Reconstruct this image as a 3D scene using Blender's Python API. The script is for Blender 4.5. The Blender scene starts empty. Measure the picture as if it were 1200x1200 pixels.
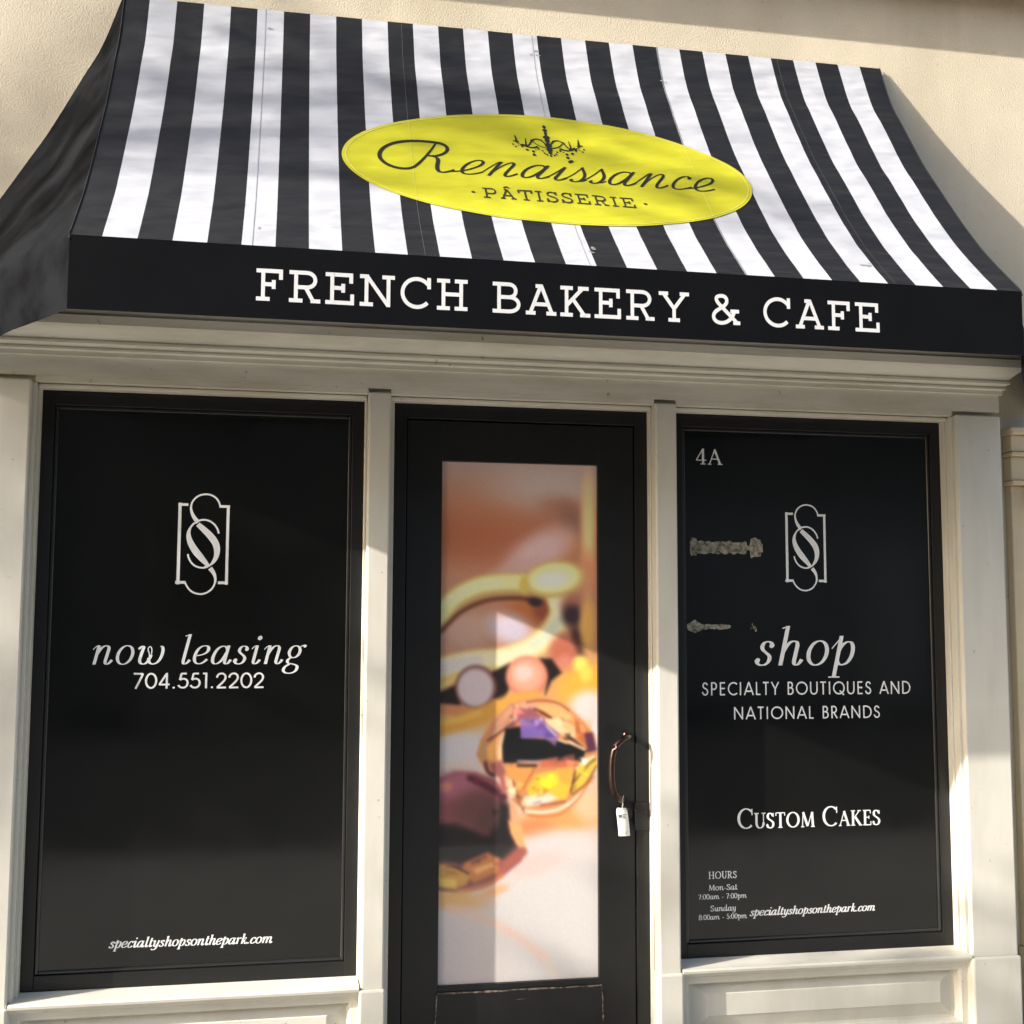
import bpy, bmesh, math, random
import numpy as np
from mathutils import Vector, Matrix, noise

random.seed(7)
S = bpy.context.scene
COL = S.collection
R = math.radians

# ------------------------------------------------------------------ camera
cam_d = bpy.data.cameras.new("camera")
cam = bpy.data.objects.new("camera", cam_d)
COL.objects.link(cam)
YAW, PITCH, ROLL = 0.186775, 0.0904897, 0.0035526
fw = Vector((math.sin(YAW)*math.cos(PITCH), math.cos(YAW)*math.cos(PITCH), math.sin(PITCH)))
rt = Vector((math.cos(YAW), -math.sin(YAW), 0))
up = rt.cross(fw)
r2 = math.cos(ROLL)*rt + math.sin(ROLL)*up
u2 = -math.sin(ROLL)*rt + math.cos(ROLL)*up
cam.matrix_world = Matrix((
    (r2.x, u2.x, -fw.x, -0.89283),
    (r2.y, u2.y, -fw.y, -4.502717),
    (r2.z, u2.z, -fw.z, 1.6),
    (0, 0, 0, 1)))
cam_d.sensor_width = 36.0
cam_d.lens = 42.0
cam_d.clip_start = 0.05
cam_d.clip_end = 500
S.camera = cam

# ------------------------------------------------------------------ light
SUN_TRAVEL = Vector((3.5, 1.0, -1.70))
elev = math.atan2(1.70, math.hypot(3.5, 1.0))
world = bpy.data.worlds.new("World")
S.world = world
world.use_nodes = True
wn = world.node_tree.nodes
sky = wn.new('ShaderNodeTexSky')
sky.sky_type = 'NISHITA'
sky.sun_disc = False
sky.sun_elevation = elev
sky.sun_rotation = math.atan2(-3.5, -1.0)
sky.air_density = 1.0
sky.dust_density = 2.5
sky.ozone_density = 0.6
bg = wn['Background']
bg.inputs['Strength'].default_value = 0.14
world.node_tree.links.new(sky.outputs[0], bg.inputs['Color'])

sun_d = bpy.data.lights.new("sun", 'SUN')
sun_d.energy = 4.5
sun_d.angle = R(0.55)
sun_d.color = (1.0, 0.95, 0.87)
sun = bpy.data.objects.new("sun", sun_d)
COL.objects.link(sun)
sun.rotation_euler = SUN_TRAVEL.to_track_quat('-Z', 'Y').to_euler()
sun.location = (-20, -8, 14)

S.view_settings.view_transform = 'Standard'
S.view_settings.look = 'None'
S.view_settings.gamma = 1.0
S.view_settings.use_curve_mapping = False
S.view_settings.exposure = 1.12
S.render.engine = 'CYCLES'


# ------------------------------------------------------------------ materials
def srgb(r, g, b):
    f = lambda c: c/12.92 if c <= 0.04045 else ((c+0.055)/1.055)**2.4
    return (f(r/255), f(g/255), f(b/255))


def mat(name, col, rough=0.6, var=0.0, vscale=6.0, bump=0.0, bscale=80.0, bdist=0.004, metal=0.0,
        coat=0.0, spec=0.5, col2=None, stretch=(1, 1, 1), detail=6.0, lo=0.35, hi=0.7, sheen=0.0, rvar=0.0, bdetail=5.0, speck=None, sscale=40.0, slo=0.66, shi=0.74, streak=None):
    m = bpy.data.materials.new(name)
    m.use_nodes = True
    nt = m.node_tree
    n, l = nt.nodes, nt.links
    p = n['Principled BSDF']
    p.inputs['Roughness'].default_value = rough
    p.inputs['Metallic'].default_value = metal
    p.inputs['Specular IOR Level'].default_value = spec
    p.inputs['Coat Weight'].default_value = coat
    p.inputs['Sheen Weight'].default_value = sheen
    p.inputs['Base Color'].default_value = (*col, 1)
    tc = n.new('ShaderNodeTexCoord')
    mp = n.new('ShaderNodeMapping')
    mp.inputs['Scale'].default_value = stretch
    l.new(tc.outputs['Object'], mp.inputs['Vector'])
    if var > 0 or col2 is not None:
        tx = n.new('ShaderNodeTexNoise')
        tx.inputs['Scale'].default_value = vscale
        tx.inputs['Detail'].default_value = detail
        tx.inputs['Roughness'].default_value = 0.62
        l.new(mp.outputs[0], tx.inputs['Vector'])
        rp = n.new('ShaderNodeValToRGB')
        rp.color_ramp.elements[0].position = lo
        rp.color_ramp.elements[1].position = hi
        c2 = col2 if col2 is not None else tuple(c*(1-var) for c in col)
        rp.color_ramp.elements[0].color = (*c2, 1)
        rp.color_ramp.elements[1].color = (*col, 1)
        l.new(tx.outputs['Fac'], rp.inputs['Fac'])
        l.new(rp.outputs[0], p.inputs['Base Color'])
        if rvar > 0:
            mr = n.new('ShaderNodeMapRange')
            mr.inputs['From Min'].default_value = 0.3
            mr.inputs['From Max'].default_value = 0.7
            mr.inputs['To Min'].default_value = rough + rvar
            mr.inputs['To Max'].default_value = rough
            l.new(tx.outputs['Fac'], mr.inputs['Value'])
            l.new(mr.outputs[0], p.inputs['Roughness'])
    def layer(colour, scale, lo_, hi_, amount, stretch_):
        """real dirt with a shape of its own, laid over the base colour"""
        mp3 = n.new('ShaderNodeMapping')
        mp3.inputs['Scale'].default_value = stretch_
        l.new(tc.outputs['Object'], mp3.inputs['Vector'])
        t3 = n.new('ShaderNodeTexNoise')
        t3.inputs['Scale'].default_value = scale
        t3.inputs['Detail'].default_value = 4
        l.new(mp3.outputs[0], t3.inputs['Vector'])
        r3 = n.new('ShaderNodeMapRange')
        r3.inputs['From Min'].default_value = lo_
        r3.inputs['From Max'].default_value = hi_
        r3.inputs['To Max'].default_value = amount
        l.new(t3.outputs['Fac'], r3.inputs['Value'])
        mx = n.new('ShaderNodeMix')
        mx.data_type = 'RGBA'
        mx.inputs[7].default_value = (*colour, 1)
        l.new(r3.outputs[0], mx.inputs[0])
        src = p.inputs['Base Color'].links
        if src:
            l.new(src[0].from_socket, mx.inputs[6])
        else:
            mx.inputs[6].default_value = (*col, 1)
        l.new(mx.outputs[2], p.inputs['Base Color'])
    if speck is not None:
        layer(speck, sscale, slo, shi, 0.85, (1, 1, 1))
    if streak is not None:
        layer(streak[0], streak[1], 0.52, 0.75, streak[2], streak[3])
    if bump > 0:
        b = n.new('ShaderNodeBump')
        b.inputs['Strength'].default_value = bump
        b.inputs['Distance'].default_value = bdist
        t2 = n.new('ShaderNodeTexNoise')
        t2.inputs['Scale'].default_value = bscale
        t2.inputs['Detail'].default_value = bdetail
        t2.inputs['Roughness'].default_value = 0.6
        l.new(mp.outputs[0], t2.inputs['Vector'])
        l.new(t2.outputs['Fac'], b.inputs['Height'])
        l.new(b.outputs[0], p.inputs['Normal'])
    return m


M = {}
M['stucco'] = mat('stucco', (0.70, 0.612, 0.46), 0.9, var=0.12, vscale=3.0, bump=0.6, bscale=150, bdist=0.006, spec=0.15, streak=((0.50, 0.42, 0.29), 2.2, 0.55, (1.6, 1, 0.35)), speck=(0.45, 0.37, 0.25), sscale=26, slo=0.68, shi=0.80)
M['stucco_tan'] = mat('stone_trim', (0.68, 0.56, 0.37), 0.85, var=0.12, vscale=5, bump=0.4, bscale=80, bdist=0.004, spec=0.2)  # even tan tone for the stone band, warmer than the wall
M['trim'] = mat('cream_paint', (0.635, 0.61, 0.53), 0.5, var=0.10, vscale=5.0, bump=0.12, bscale=35, bdist=0.002, stretch=(1, 1, 0.35), spec=0.4, lo=0.3, hi=0.55, speck=(0.20, 0.17, 0.12), sscale=34, slo=0.70, shi=0.78,
                streak=((0.46, 0.42, 0.33), 6.0, 0.30, (1.5, 1, 0.25)))
M['trim_dirty'] = mat('weathered_cream_paint', (0.70, 0.66, 0.56), 0.55, col2=(0.54, 0.49, 0.385), vscale=7.0, bump=0.12, bscale=40, bdist=0.002,
                      stretch=(0.25, 1, 1.6), spec=0.4, lo=0.3, hi=0.6, speck=(0.25, 0.21, 0.15), sscale=30, slo=0.70, shi=0.78)
M['black_frame'] = mat('black_painted_metal', (0.010, 0.010, 0.010), 0.42, var=0.3, vscale=14, bump=0.06, bscale=60, bdist=0.001, spec=0.4)
M['bead'] = mat('glossy_black_bead', (0.022, 0.022, 0.022), 0.28, var=0.3, vscale=20, spec=0.6)  # black lightened and made glossy so the bead's highlight lines show
M['black_film'] = mat('black_window_film', (0.0042, 0.0044, 0.0042), 0.06, col2=(0.0060, 0.0062, 0.0059), vscale=2.2, spec=0.5, lo=0.3, hi=0.7, rvar=0.10,
                      bump=0.05, bscale=2.0, bdist=0.004)
M['white_vinyl'] = mat('white_vinyl', (0.80, 0.80, 0.79), 0.45, var=0.14, vscale=18, lo=0.25, hi=0.5)
M['old_glue'] = mat('yellowed_glue', (0.36, 0.33, 0.25), 0.6, col2=(0.15, 0.135, 0.09), vscale=30, bump=0.6, bscale=120, bdist=0.002, lo=0.38, hi=0.55)
M['canvas_black'] = mat('black_canvas', (0.0080, 0.0088, 0.0112), 0.62, var=0.25, vscale=9, bump=0.7, bscale=5.5, bdist=0.030, bdetail=1.6, spec=0.35, stretch=(0.8, 2.2, 2.2))
M['canvas_white'] = mat('white_canvas', (0.44, 0.447, 0.475), 0.6, var=0.05, vscale=9, bump=0.7, bscale=5.5, bdist=0.030, bdetail=1.6, spec=0.3, lo=0.3, hi=0.6, stretch=(0.8, 2.2, 2.2))
M['valance_black'] = mat('black_valance_canvas', (0.0042, 0.0048, 0.0062), 0.9, var=0.25, vscale=7, bump=0.2, bscale=240, bdist=0.0008, spec=0.08)
M['side_black'] = mat('mottled_black_canvas', (0.0022, 0.0026, 0.0035), 0.8, col2=(0.0088, 0.0098, 0.0118), vscale=5.0, bump=0.3, bscale=30, bdist=0.003, spec=0.04,
                      lo=0.42, hi=0.62)  # random paler mottling over the end panels' black
M['seam'] = mat('grey_stitching', (0.36, 0.36, 0.39), 0.7, var=0.2, vscale=30)
M['side_seam'] = mat('faded_piping', (0.075, 0.073, 0.07), 0.6, var=0.3, vscale=30)
M['stain'] = mat('grey_scuff', (0.32, 0.32, 0.31), 0.8, var=0.4, vscale=60)
M['yellow'] = mat('yellow_canvas', (0.455, 0.435, 0.022), 0.6, var=0.05, vscale=8, bump=0.6, bscale=5.5, bdist=0.028, bdetail=1.6, spec=0.2, lo=0.3, hi=0.6, stretch=(0.8, 2.2, 2.2))
M['yellow_light'] = mat('pale_yellow_line', (0.60, 0.56, 0.11), 0.6, var=0.08, vscale=12)
M['ink'] = mat('dark_olive_ink', (0.010, 0.008, 0.003), 0.6, var=0.2, vscale=30)
M['ink_soft'] = mat('olive_grey_ink', (0.028, 0.024, 0.005), 0.6, var=0.2, vscale=30)
M['valance_letter'] = mat('off_white_lettering', (0.68, 0.68, 0.68), 0.6, var=0.10, vscale=15)
M['bronze'] = mat('worn_bronze', (0.012, 0.009, 0.008), 0.36, metal=1.0, col2=(0.07, 0.045, 0.04), vscale=30, lo=0.5, hi=0.75)
M['steel'] = mat('dull_steel', (0.35, 0.34, 0.33), 0.4, metal=1.0, var=0.3, vscale=20)
M['paper'] = mat('white_paper_tag', (0.74, 0.74, 0.70), 0.6, var=0.1, vscale=30)
M['tag_print'] = mat('tag_print', (0.10, 0.11, 0.12), 0.7, var=0.3, vscale=60)
M['chipped'] = mat('chipped_edge', (0.24, 0.18, 0.145), 0.7, col2=(0.02, 0.018, 0.016), vscale=45, lo=0.42, hi=0.6)
M['grey_metal'] = mat('weathered_grey_metal', (0.20, 0.20, 0.18), 0.6, var=0.3, vscale=12, bump=0.1)
M['red_band'] = mat('terracotta_band', (0.30, 0.14, 0.07), 0.8, var=0.3, vscale=8, bump=0.4, bscale=40)
M['concrete'] = mat('pavement_concrete', (0.42, 0.41, 0.385), 0.9, var=0.25, vscale=1.3, bump=0.4, bscale=60, bdist=0.003)
M['asphalt'] = mat('asphalt', (0.055, 0.055, 0.055), 0.9, var=0.3, vscale=2, bump=0.6, bscale=120, bdist=0.006)
M['brick'] = mat('dark_brick', (0.24, 0.21, 0.185), 0.85, var=0.35, vscale=4, bump=0.4, bscale=30)
M['pale_render'] = mat('grey_render', (0.40, 0.40, 0.38), 0.85, var=0.3, vscale=1.2)
M['dark_glass'] = mat('dark_glass', (0.01, 0.012, 0.014), 0.06, var=0.2, vscale=1)
M['bark'] = mat('bark', (0.12, 0.09, 0.065), 0.9, var=0.4, vscale=10, bump=0.7, bscale=30, bdist=0.02)
M['leaf'] = mat('leaf', (0.07, 0.09, 0.03), 0.6, var=0.4, vscale=3)

def broken_glue():
    m = M['old_glue']
    n, l = m.node_tree.nodes, m.node_tree.links
    p = n['Principled BSDF']
    tc = n.new('ShaderNodeTexCoord')
    t = n.new('ShaderNodeTexNoise')
    t.inputs['Scale'].default_value = 48
    t.inputs['Detail'].default_value = 5
    t.inputs['Roughness'].default_value = 0.7
    l.new(tc.outputs['Object'], t.inputs['Vector'])
    r = n.new('ShaderNodeMapRange')
    r.inputs['From Min'].default_value = 0.42
    r.inputs['From Max'].default_value = 0.56
    r.inputs['To Min'].default_value = 0.45
    r.inputs['To Max'].default_value = 0.95
    l.new(t.outputs['Fac'], r.inputs['Value'])
    l.new(r.outputs[0], p.inputs['Alpha'])


broken_glue()


# ------------------------------------------------------------------ object helpers
def link_obj(name, data, parent=None):
    o = bpy.data.objects.new(name, data)
    COL.objects.link(o)
    if parent is not None:
        o.parent = parent
    return o


def empty(name, label, cat, loc=(0, 0, 0), group=None):
    o = link_obj(name, None)
    o.location = loc
    o.empty_display_size = 0.2
    o['label'] = label
    o['category'] = cat
    if group:
        o['group'] = group
    return o


def tag(o, label, cat=None, group=None, kind=None):
    if label:
        o['label'] = label
    if cat:
        o['category'] = cat
    if group:
        o['group'] = group
    if kind:
        o['kind'] = kind
    return o


def build(name, bm, m, parent=None, smooth=False, off=None):
    """link a bmesh as one mesh object; world coordinates are kept when the parent stands elsewhere"""
    me = bpy.data.meshes.new(name)
    bmesh.ops.recalc_face_normals(bm, faces=bm.faces[:]) if off is None else None
    bm.to_mesh(me)
    bm.free()
    ms = m if isinstance(m, (list, tuple)) else [m]
    for x in ms:
        me.materials.append(x)
    if smooth:
        for p in me.polygons:
            p.use_smooth = True
    o = link_obj(name, me, parent)
    if parent is not None:
        q, loc = parent, Vector((0, 0, 0))
        while q is not None:
            loc += q.location
            q = q.parent
        me.transform(Matrix.Translation(-loc))
    return o


def box(bm, x0, x1, y0, y1, z0, z1, bev=0.0, seg=2):
    t = bmesh.new()
    bmesh.ops.create_cube(t, size=1.0)
    for v in t.verts:
        v.co = Vector(((x0+x1)/2+v.co.x*(x1-x0), (y0+y1)/2+v.co.y*(y1-y0), (z0+z1)/2+v.co.z*(z1-z0)))
    if bev > 0:
        bmesh.ops.bevel(t, geom=t.edges[:], offset=bev, segments=seg, profile=0.5, affect='EDGES')
    merge(bm, t)


def merge(bm, t):
    me = bpy.data.meshes.new('tmp')
    t.to_mesh(me)
    t.free()
    bm.from_mesh(me)
    bpy.data.meshes.remove(me)


def tube(bm, pts, rad, seg=10, cap=True):
    pts = [Vector(p) for p in pts]
    rads = rad if isinstance(rad, (list, tuple)) else [rad]*len(pts)
    rings = []
    for i, p in enumerate(pts):
        a = pts[max(i-1, 0)]
        b = pts[min(i+1, len(pts)-1)]
        d = (b-a).normalized()
        ref = Vector((0, 0, 1)) if abs(d.z) < 0.9 else Vector((1, 0, 0))
        x = d.cross(ref).normalized()
        y = d.cross(x)
        rings.append([bm.verts.new(p+(x*math.cos(2*math.pi*k/seg)+y*math.sin(2*math.pi*k/seg))*rads[i]) for k in range(seg)])
    for i in range(len(rings)-1):
        for k in range(seg):
            bm.faces.new((rings[i][k], rings[i][(k+1) % seg], rings[i+1][(k+1) % seg], rings[i+1][k]))
    if cap:
        bm.faces.new(rings[0])
        bm.faces.new(rings[-1])


def smooth_path(P, n=6):
    P = [Vector(p) for p in P]
    out = []
    for i in range(len(P)-1):
        p0, p1, p2, p3 = P[max(i-1, 0)], P[i], P[i+1], P[min(i+2, len(P)-1)]
        for k in range(n):
            t = k/n
            out.append(0.5*((2*p1)+(-p0+p2)*t+(2*p0-5*p1+4*p2-p3)*t*t+(-p0+3*p1-3*p2+p3)*t**3))
    out.append(P[-1])
    return out

# ------------------------------------------------------------------ stroke lettering
def parse(path):
    tk = path.split()
    out, i, cur = [], 0, (0, 0)
    def num():
        nonlocal i
        i += 1
        return float(tk[i-1])
    while i < len(tk):
        c = tk[i]
        i += 1
        if c == 'M':
            cur = (num(), num())
            out.append(cur)
        elif c == 'L':
            p = (num(), num())
            n = 6
            for k in range(1, n+1):
                out.append((cur[0]+(p[0]-cur[0])*k/n, cur[1]+(p[1]-cur[1])*k/n))
            cur = p
        elif c == 'C':
            a, b, p = (num(), num()), (num(), num()), (num(), num())
            n = 18
            for k in range(1, n+1):
                t = k/n
                s = 1-t
                out.append(tuple(s**3*cur[j]+3*s*s*t*a[j]+3*s*t*t*b[j]+t**3*p[j] for j in (0, 1)))
            cur = p
        elif c == 'Q':
            a, p = (num(), num()), (num(), num())
            n = 10
            for k in range(1, n+1):
                t = k/n
                s = 1-t
                out.append(tuple(s*s*cur[j]+2*s*t*a[j]+t*t*p[j] for j in (0, 1)))
            cur = p
        elif c == 'E':
            cx, cy, rx, ry, a0, a1 = (num() for _ in range(6))
            n = 40
            for k in range(n+1):
                a = R(a0+(a1-a0)*k/n)
                out.append((cx+rx*math.cos(a), cy+ry*math.sin(a)))
            cur = out[-1]
    res = [out[0]]
    for p in out[1:]:
        if math.hypot(p[0]-res[-1][0], p[1]-res[-1][1]) > 1e-5:
            res.append(p)
    return res


def stroke_poly(pts, wf):
    """two offset sides of a stroked polyline; wf(angle, t) -> width"""
    n = len(pts)
    L, Rr = [], []
    closed = math.hypot(pts[0][0]-pts[-1][0], pts[0][1]-pts[-1][1]) < 1e-4 and n > 6
    for i in range(n):
        if closed:
            a, b = pts[(i-1) % (n-1)], pts[(i+1) % (n-1)]
        else:
            a, b = pts[max(i-1, 0)], pts[min(i+1, n-1)]
        dx, dy = b[0]-a[0], b[1]-a[1]
        d = math.hypot(dx, dy) or 1e-6
        w = wf(math.atan2(dy, dx), i/(n-1))/2
        nx, ny = -dy/d*w, dx/d*w
        L.append((pts[i][0]+nx, pts[i][1]+ny))
        Rr.append((pts[i][0]-nx, pts[i][1]-ny))
    return L, Rr


def glyph_polys(strokes, thick, thin):
    polys = []
    for s in strokes:
        mode, path = s[0], s[1:].strip()
        if mode == 'd':
            v = [float(q) for q in path.split()]
            cx, cy, r = v[:3]
            ry = v[3] if len(v) > 3 else r
            polys.append(('f', [(cx+r*math.cos(2*math.pi*k/16), cy+ry*math.sin(2*math.pi*k/16)) for k in range(16)]))
            continue
        pts = parse(path)
        if mode == 'm' or mode == 's':
            wf = lambda a, t: thick
        elif mode == 'h':
            wf = lambda a, t: thin
        elif mode == 'k':    # swelling stroke, thin at both ends
            wf = lambda a, t: thin+(thick-thin)*math.sin(math.pi*min(max(t, 0), 1))**0.8
        else:
            wf = lambda a, t: thin+(thick-thin)*abs(math.sin(a))**1.6
        polys.append(('s', stroke_poly(pts, wf)))
    return polys


def set_text(text, font, thick, thin, slant=0.0, track=0.0, scales=None):
    """list of polys in glyph units, first glyph at x=0"""
    out, x = [], 0.0
    for i, ch in enumerate(text):
        if ch == ' ':
            x += font.get(' ', 0.5)+track
            continue
        adv, strokes = font[ch]
        sc = scales[i] if scales else 1.0
        for kind, d in glyph_polys(strokes, thick/sc**0.4, thin/sc**0.4):
            f = lambda p: (x+sc*p[0]+slant*sc*p[1], sc*p[1])
            out.append((kind, [f(p) for p in d]) if kind == 'f' else (kind, tuple([f(p) for p in side] for side in d)))
        x += adv*sc+track
    return out


def polys_bounds(polys):
    xs = [p[0] for k, d in polys for p in (d if k == 'f' else d[0]+d[1])]
    ys = [p[1] for k, d in polys for p in (d if k == 'f' else d[0]+d[1])]
    return min(xs), max(xs), min(ys), max(ys)


def place_polys(bm, polys, fmap, step=0.00004, base=0.0004):
    """fmap(x, y, off) -> world point"""
    for i_, (kind, d) in enumerate(polys):
        off = base+step*(i_ % 12)
        if kind == 'f':
            bm.faces.new([bm.verts.new(fmap(p[0], p[1], off)) for p in d])
        else:
            a = [bm.verts.new(fmap(p[0], p[1], off)) for p in d[0]]
            b = [bm.verts.new(fmap(p[0], p[1], off)) for p in d[1]]
            for i in range(len(a)-1):
                bm.faces.new((a[i], a[i+1], b[i+1], b[i]))


def line_on(name, polys, x0, x1, base, unit, m, parent, fplane, label=None, tilt=0.0):
    """fit polys between x0 and x1 with glyph unit height `unit`"""
    a, b, _, _ = polys_bounds(polys)
    sx = (x1-x0)/(b-a)
    bm = bmesh.new()
    place_polys(bm, polys, lambda x, y, o: fplane(x0+(x-a)*sx, base+y*unit+tilt*(x-a)*sx, o))
    ob = build(name, bm, m, parent, off=1)
    if label:
        ob['label'] = label
    return ob


SLAB = {
    ' ': 0.62,
    'F': (1.05, ['m M .24 0 L .24 1', 'm M .02 .06 L .46 .06', 'm M .02 .94 L .85 .94', 'm M .81 1 L .81 .68', 'm M .24 .52 L .58 .52', 'm M .58 .66 L .58 .38']),
    'R': (1.15, ['m M .22 0 L .22 1', 'm M .0 .06 L .44 .06', 'm M .0 .94 L .56 .94 C .94 .94 .94 .48 .56 .48 L .22 .48', 'm M .52 .5 L .80 .03', 'm M .70 .06 L 1.02 .06']),
    'E': (1.10, ['m M .22 0 L .22 1', 'm M .0 .94 L .88 .94', 'm M .84 1 L .84 .68', 'm M .0 .06 L .92 .06', 'm M .88 0 L .88 .34', 'm M .22 .52 L .58 .52', 'm M .58 .66 L .58 .38']),
    'N': (1.32, ['m M .22 0 L .22 1', 'm M .0 .06 L .44 .06', 'm M .0 .94 L .30 .94', 'm M .22 .97 L .95 .03', 'm M .95 0 L .95 1', 'm M .74 .94 L 1.16 .94']),
    'C': (1.20, ['m E .55 .5 .48 .45 38 318', 'm M .96 1 L .96 .64']),
    'H': (1.22, ['m M .22 0 L .22 1', 'm M .82 0 L .82 1', 'm M 0 .06 L .44 .06', 'm M 0 .94 L .44 .94', 'm M .60 .06 L 1.04 .06', 'm M .60 .94 L 1.04 .94', 'm M .22 .51 L .82 .51']),
    'B': (1.12, ['m M .22 0 L .22 1', 'm M 0 .94 L .55 .94 C .88 .94 .88 .52 .55 .52 L .22 .52', 'm M .55 .525 C 1.02 .525 1.02 .06 .55 .06 L 0 .06']),
    'A': (1.18, ['m M .14 .02 L .53 .98', 'm M .53 .98 L .93 .02', 'm M .28 .35 L .80 .35', 'm M 0 .06 L .34 .06', 'm M .72 .06 L 1.07 .06', 'm M .34 .94 L .56 .94']),
    'K': (1.18, ['m M .22 0 L .22 1', 'm M 0 .06 L .44 .06', 'm M 0 .94 L .44 .94', 'm M .24 .38 L .80 .96', 'm M .62 .94 L 1.0 .94', 'm M .44 .58 L .86 .04', 'm M .70 .06 L 1.06 .06']),
    'Y': (1.20, ['m M .15 .96 L .55 .44', 'm M .96 .96 L .55 .44', 'm M .55 .5 L .55 0', 'm M 0 .94 L .34 .94', 'm M .76 .94 L 1.1 .94', 'm M .34 .06 L .76 .06']),
    '&': (1.28, ['m M 1.0 .05 L .30 .70 C .12 .92 .30 .955 .43 .955 C .62 .955 .68 .74 .50 .62 L .28 .48 C .0 .32 .10 .045 .40 .045 C .66 .045 .84 .26 .88 .44', 'm M .74 .45 L 1.06 .45', 'm M .84 .06 L 1.1 .06']),
    'P': (1.02, ['m M .22 0 L .22 1', 'm M .0 .05 L .46 .05', 'm M .0 .95 L .56 .95 C .94 .95 .94 .45 .56 .45 L .22 .45']),
    'T': (1.06, ['m M .0 .95 L .94 .95', 'm M .03 1 L .03 .70', 'm M .91 1 L .91 .70', 'm M .47 0 L .47 1', 'm M .26 .05 L .68 .05']),
    'I': (.60, ['m M .22 0 L .22 1', 'm M 0 .05 L .44 .05', 'm M 0 .95 L .44 .95']),
    'S': (.92, ['m M .70 .70 C .66 .94 .50 .96 .40 .96 C .10 .96 .02 .66 .30 .56 L .48 .49 C .84 .38 .76 .04 .40 .04 C .22 .04 .10 .12 .07 .32', 'm M .70 1 L .70 .68', 'm M .07 0 L .07 .34']),
}
SLAB['Â'] = (1.18, SLAB['A'][1]+['m M .34 1.1 L .53 1.25', 'm M .53 1.25 L .72 1.1'])

SANS = {
    ' ': 0.42,
    'S': (.60, ['m M .44 .78 C .40 1.0 .10 1.0 .09 .75 C .08 .55 .28 .54 .34 .48 C .56 .34 .48 .03 .25 .045 C .10 .05 .05 .18 .04 .27']),
    'P': (.62, ['m M .09 0 L .09 1', 'm M .09 .955 L .26 .955 C .56 .955 .56 .46 .26 .46 L .09 .46']),
    'E': (.60, ['m M .09 0 L .09 1', 'm M .09 .955 L .48 .955', 'm M .09 .52 L .46 .52', 'm M .09 .045 L .48 .045']),
    'C': (.84, ['m E .48 .5 .44 .455 48 312']),
    'I': (.28, ['m M .10 0 L .10 1']),
    'A': (.86, ['m M .03 0 L .41 1', 'm M .41 1 L .79 0', 'm M .19 .30 L .63 .30']),
    'L': (.50, ['m M .09 0 L .09 1', 'm M .09 .045 L .42 .045']),
    'T': (.60, ['m M .27 0 L .27 1', 'm M .02 .955 L .52 .955']),
    'Y': (.72, ['m M .03 1 L .34 .45', 'm M .65 1 L .34 .45', 'm M .34 .5 L .34 0']),
    'B': (.62, ['m M .09 0 L .09 1', 'm M .09 .955 L .26 .955 C .50 .955 .50 .54 .26 .54 L .09 .54', 'm M .26 .535 C .58 .535 .58 .045 .26 .045 L .09 .045']),
    'O': (1.08, ['m E .52 .5 .46 .455 0 360']),
    'U': (.80, ['m M .09 1 L .09 .36 C .09 -.06 .65 -.06 .65 .36 L .65 1']),
    'Q': (1.08, ['m E .52 .5 .46 .455 0 360', 'm M .58 .30 L .96 -.05']),
    'N': (.90, ['m M .09 0 L .09 1', 'm M .09 .97 L .74 .03', 'm M .74 0 L .74 1']),
    'D': (.84, ['m M .09 0 L .09 1', 'm M .09 .955 L .26 .955 C .88 .955 .88 .045 .26 .045 L .09 .045']),
    'R': (.64, ['m M .09 0 L .09 1', 'm M .09 .955 L .26 .955 C .54 .955 .54 .47 .26 .47 L .09 .47', 'm M .24 .47 L .54 0']),
    '7': (.64, ['m M .04 .955 L .56 .955', 'm M .55 .95 L .16 0']),
    '0': (.70, ['m E .33 .5 .28 .455 0 360']),
    '4': (.70, ['m M .04 .26 L .62 .26', 'm M .05 .25 L .46 .98', 'm M .46 0 L .46 1']),
    '5': (.64, ['m M .50 .955 L .20 .955', 'm M .21 .96 L .12 .55', 'm M .12 .55 C .34 .72 .58 .58 .55 .32 C .52 -.02 .12 -.02 .05 .22']),
    '1': (.42, ['m M .24 0 L .24 1', 'm M .06 .955 L .26 .955']),
    '2': (.66, ['m M .06 .68 C .08 1.04 .54 1.04 .54 .70 C .54 .50 .30 .30 .08 .05', 'm M .06 .045 L .58 .045']),
    '.': (.30, ['d .12 .06 .065']),
}
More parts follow.
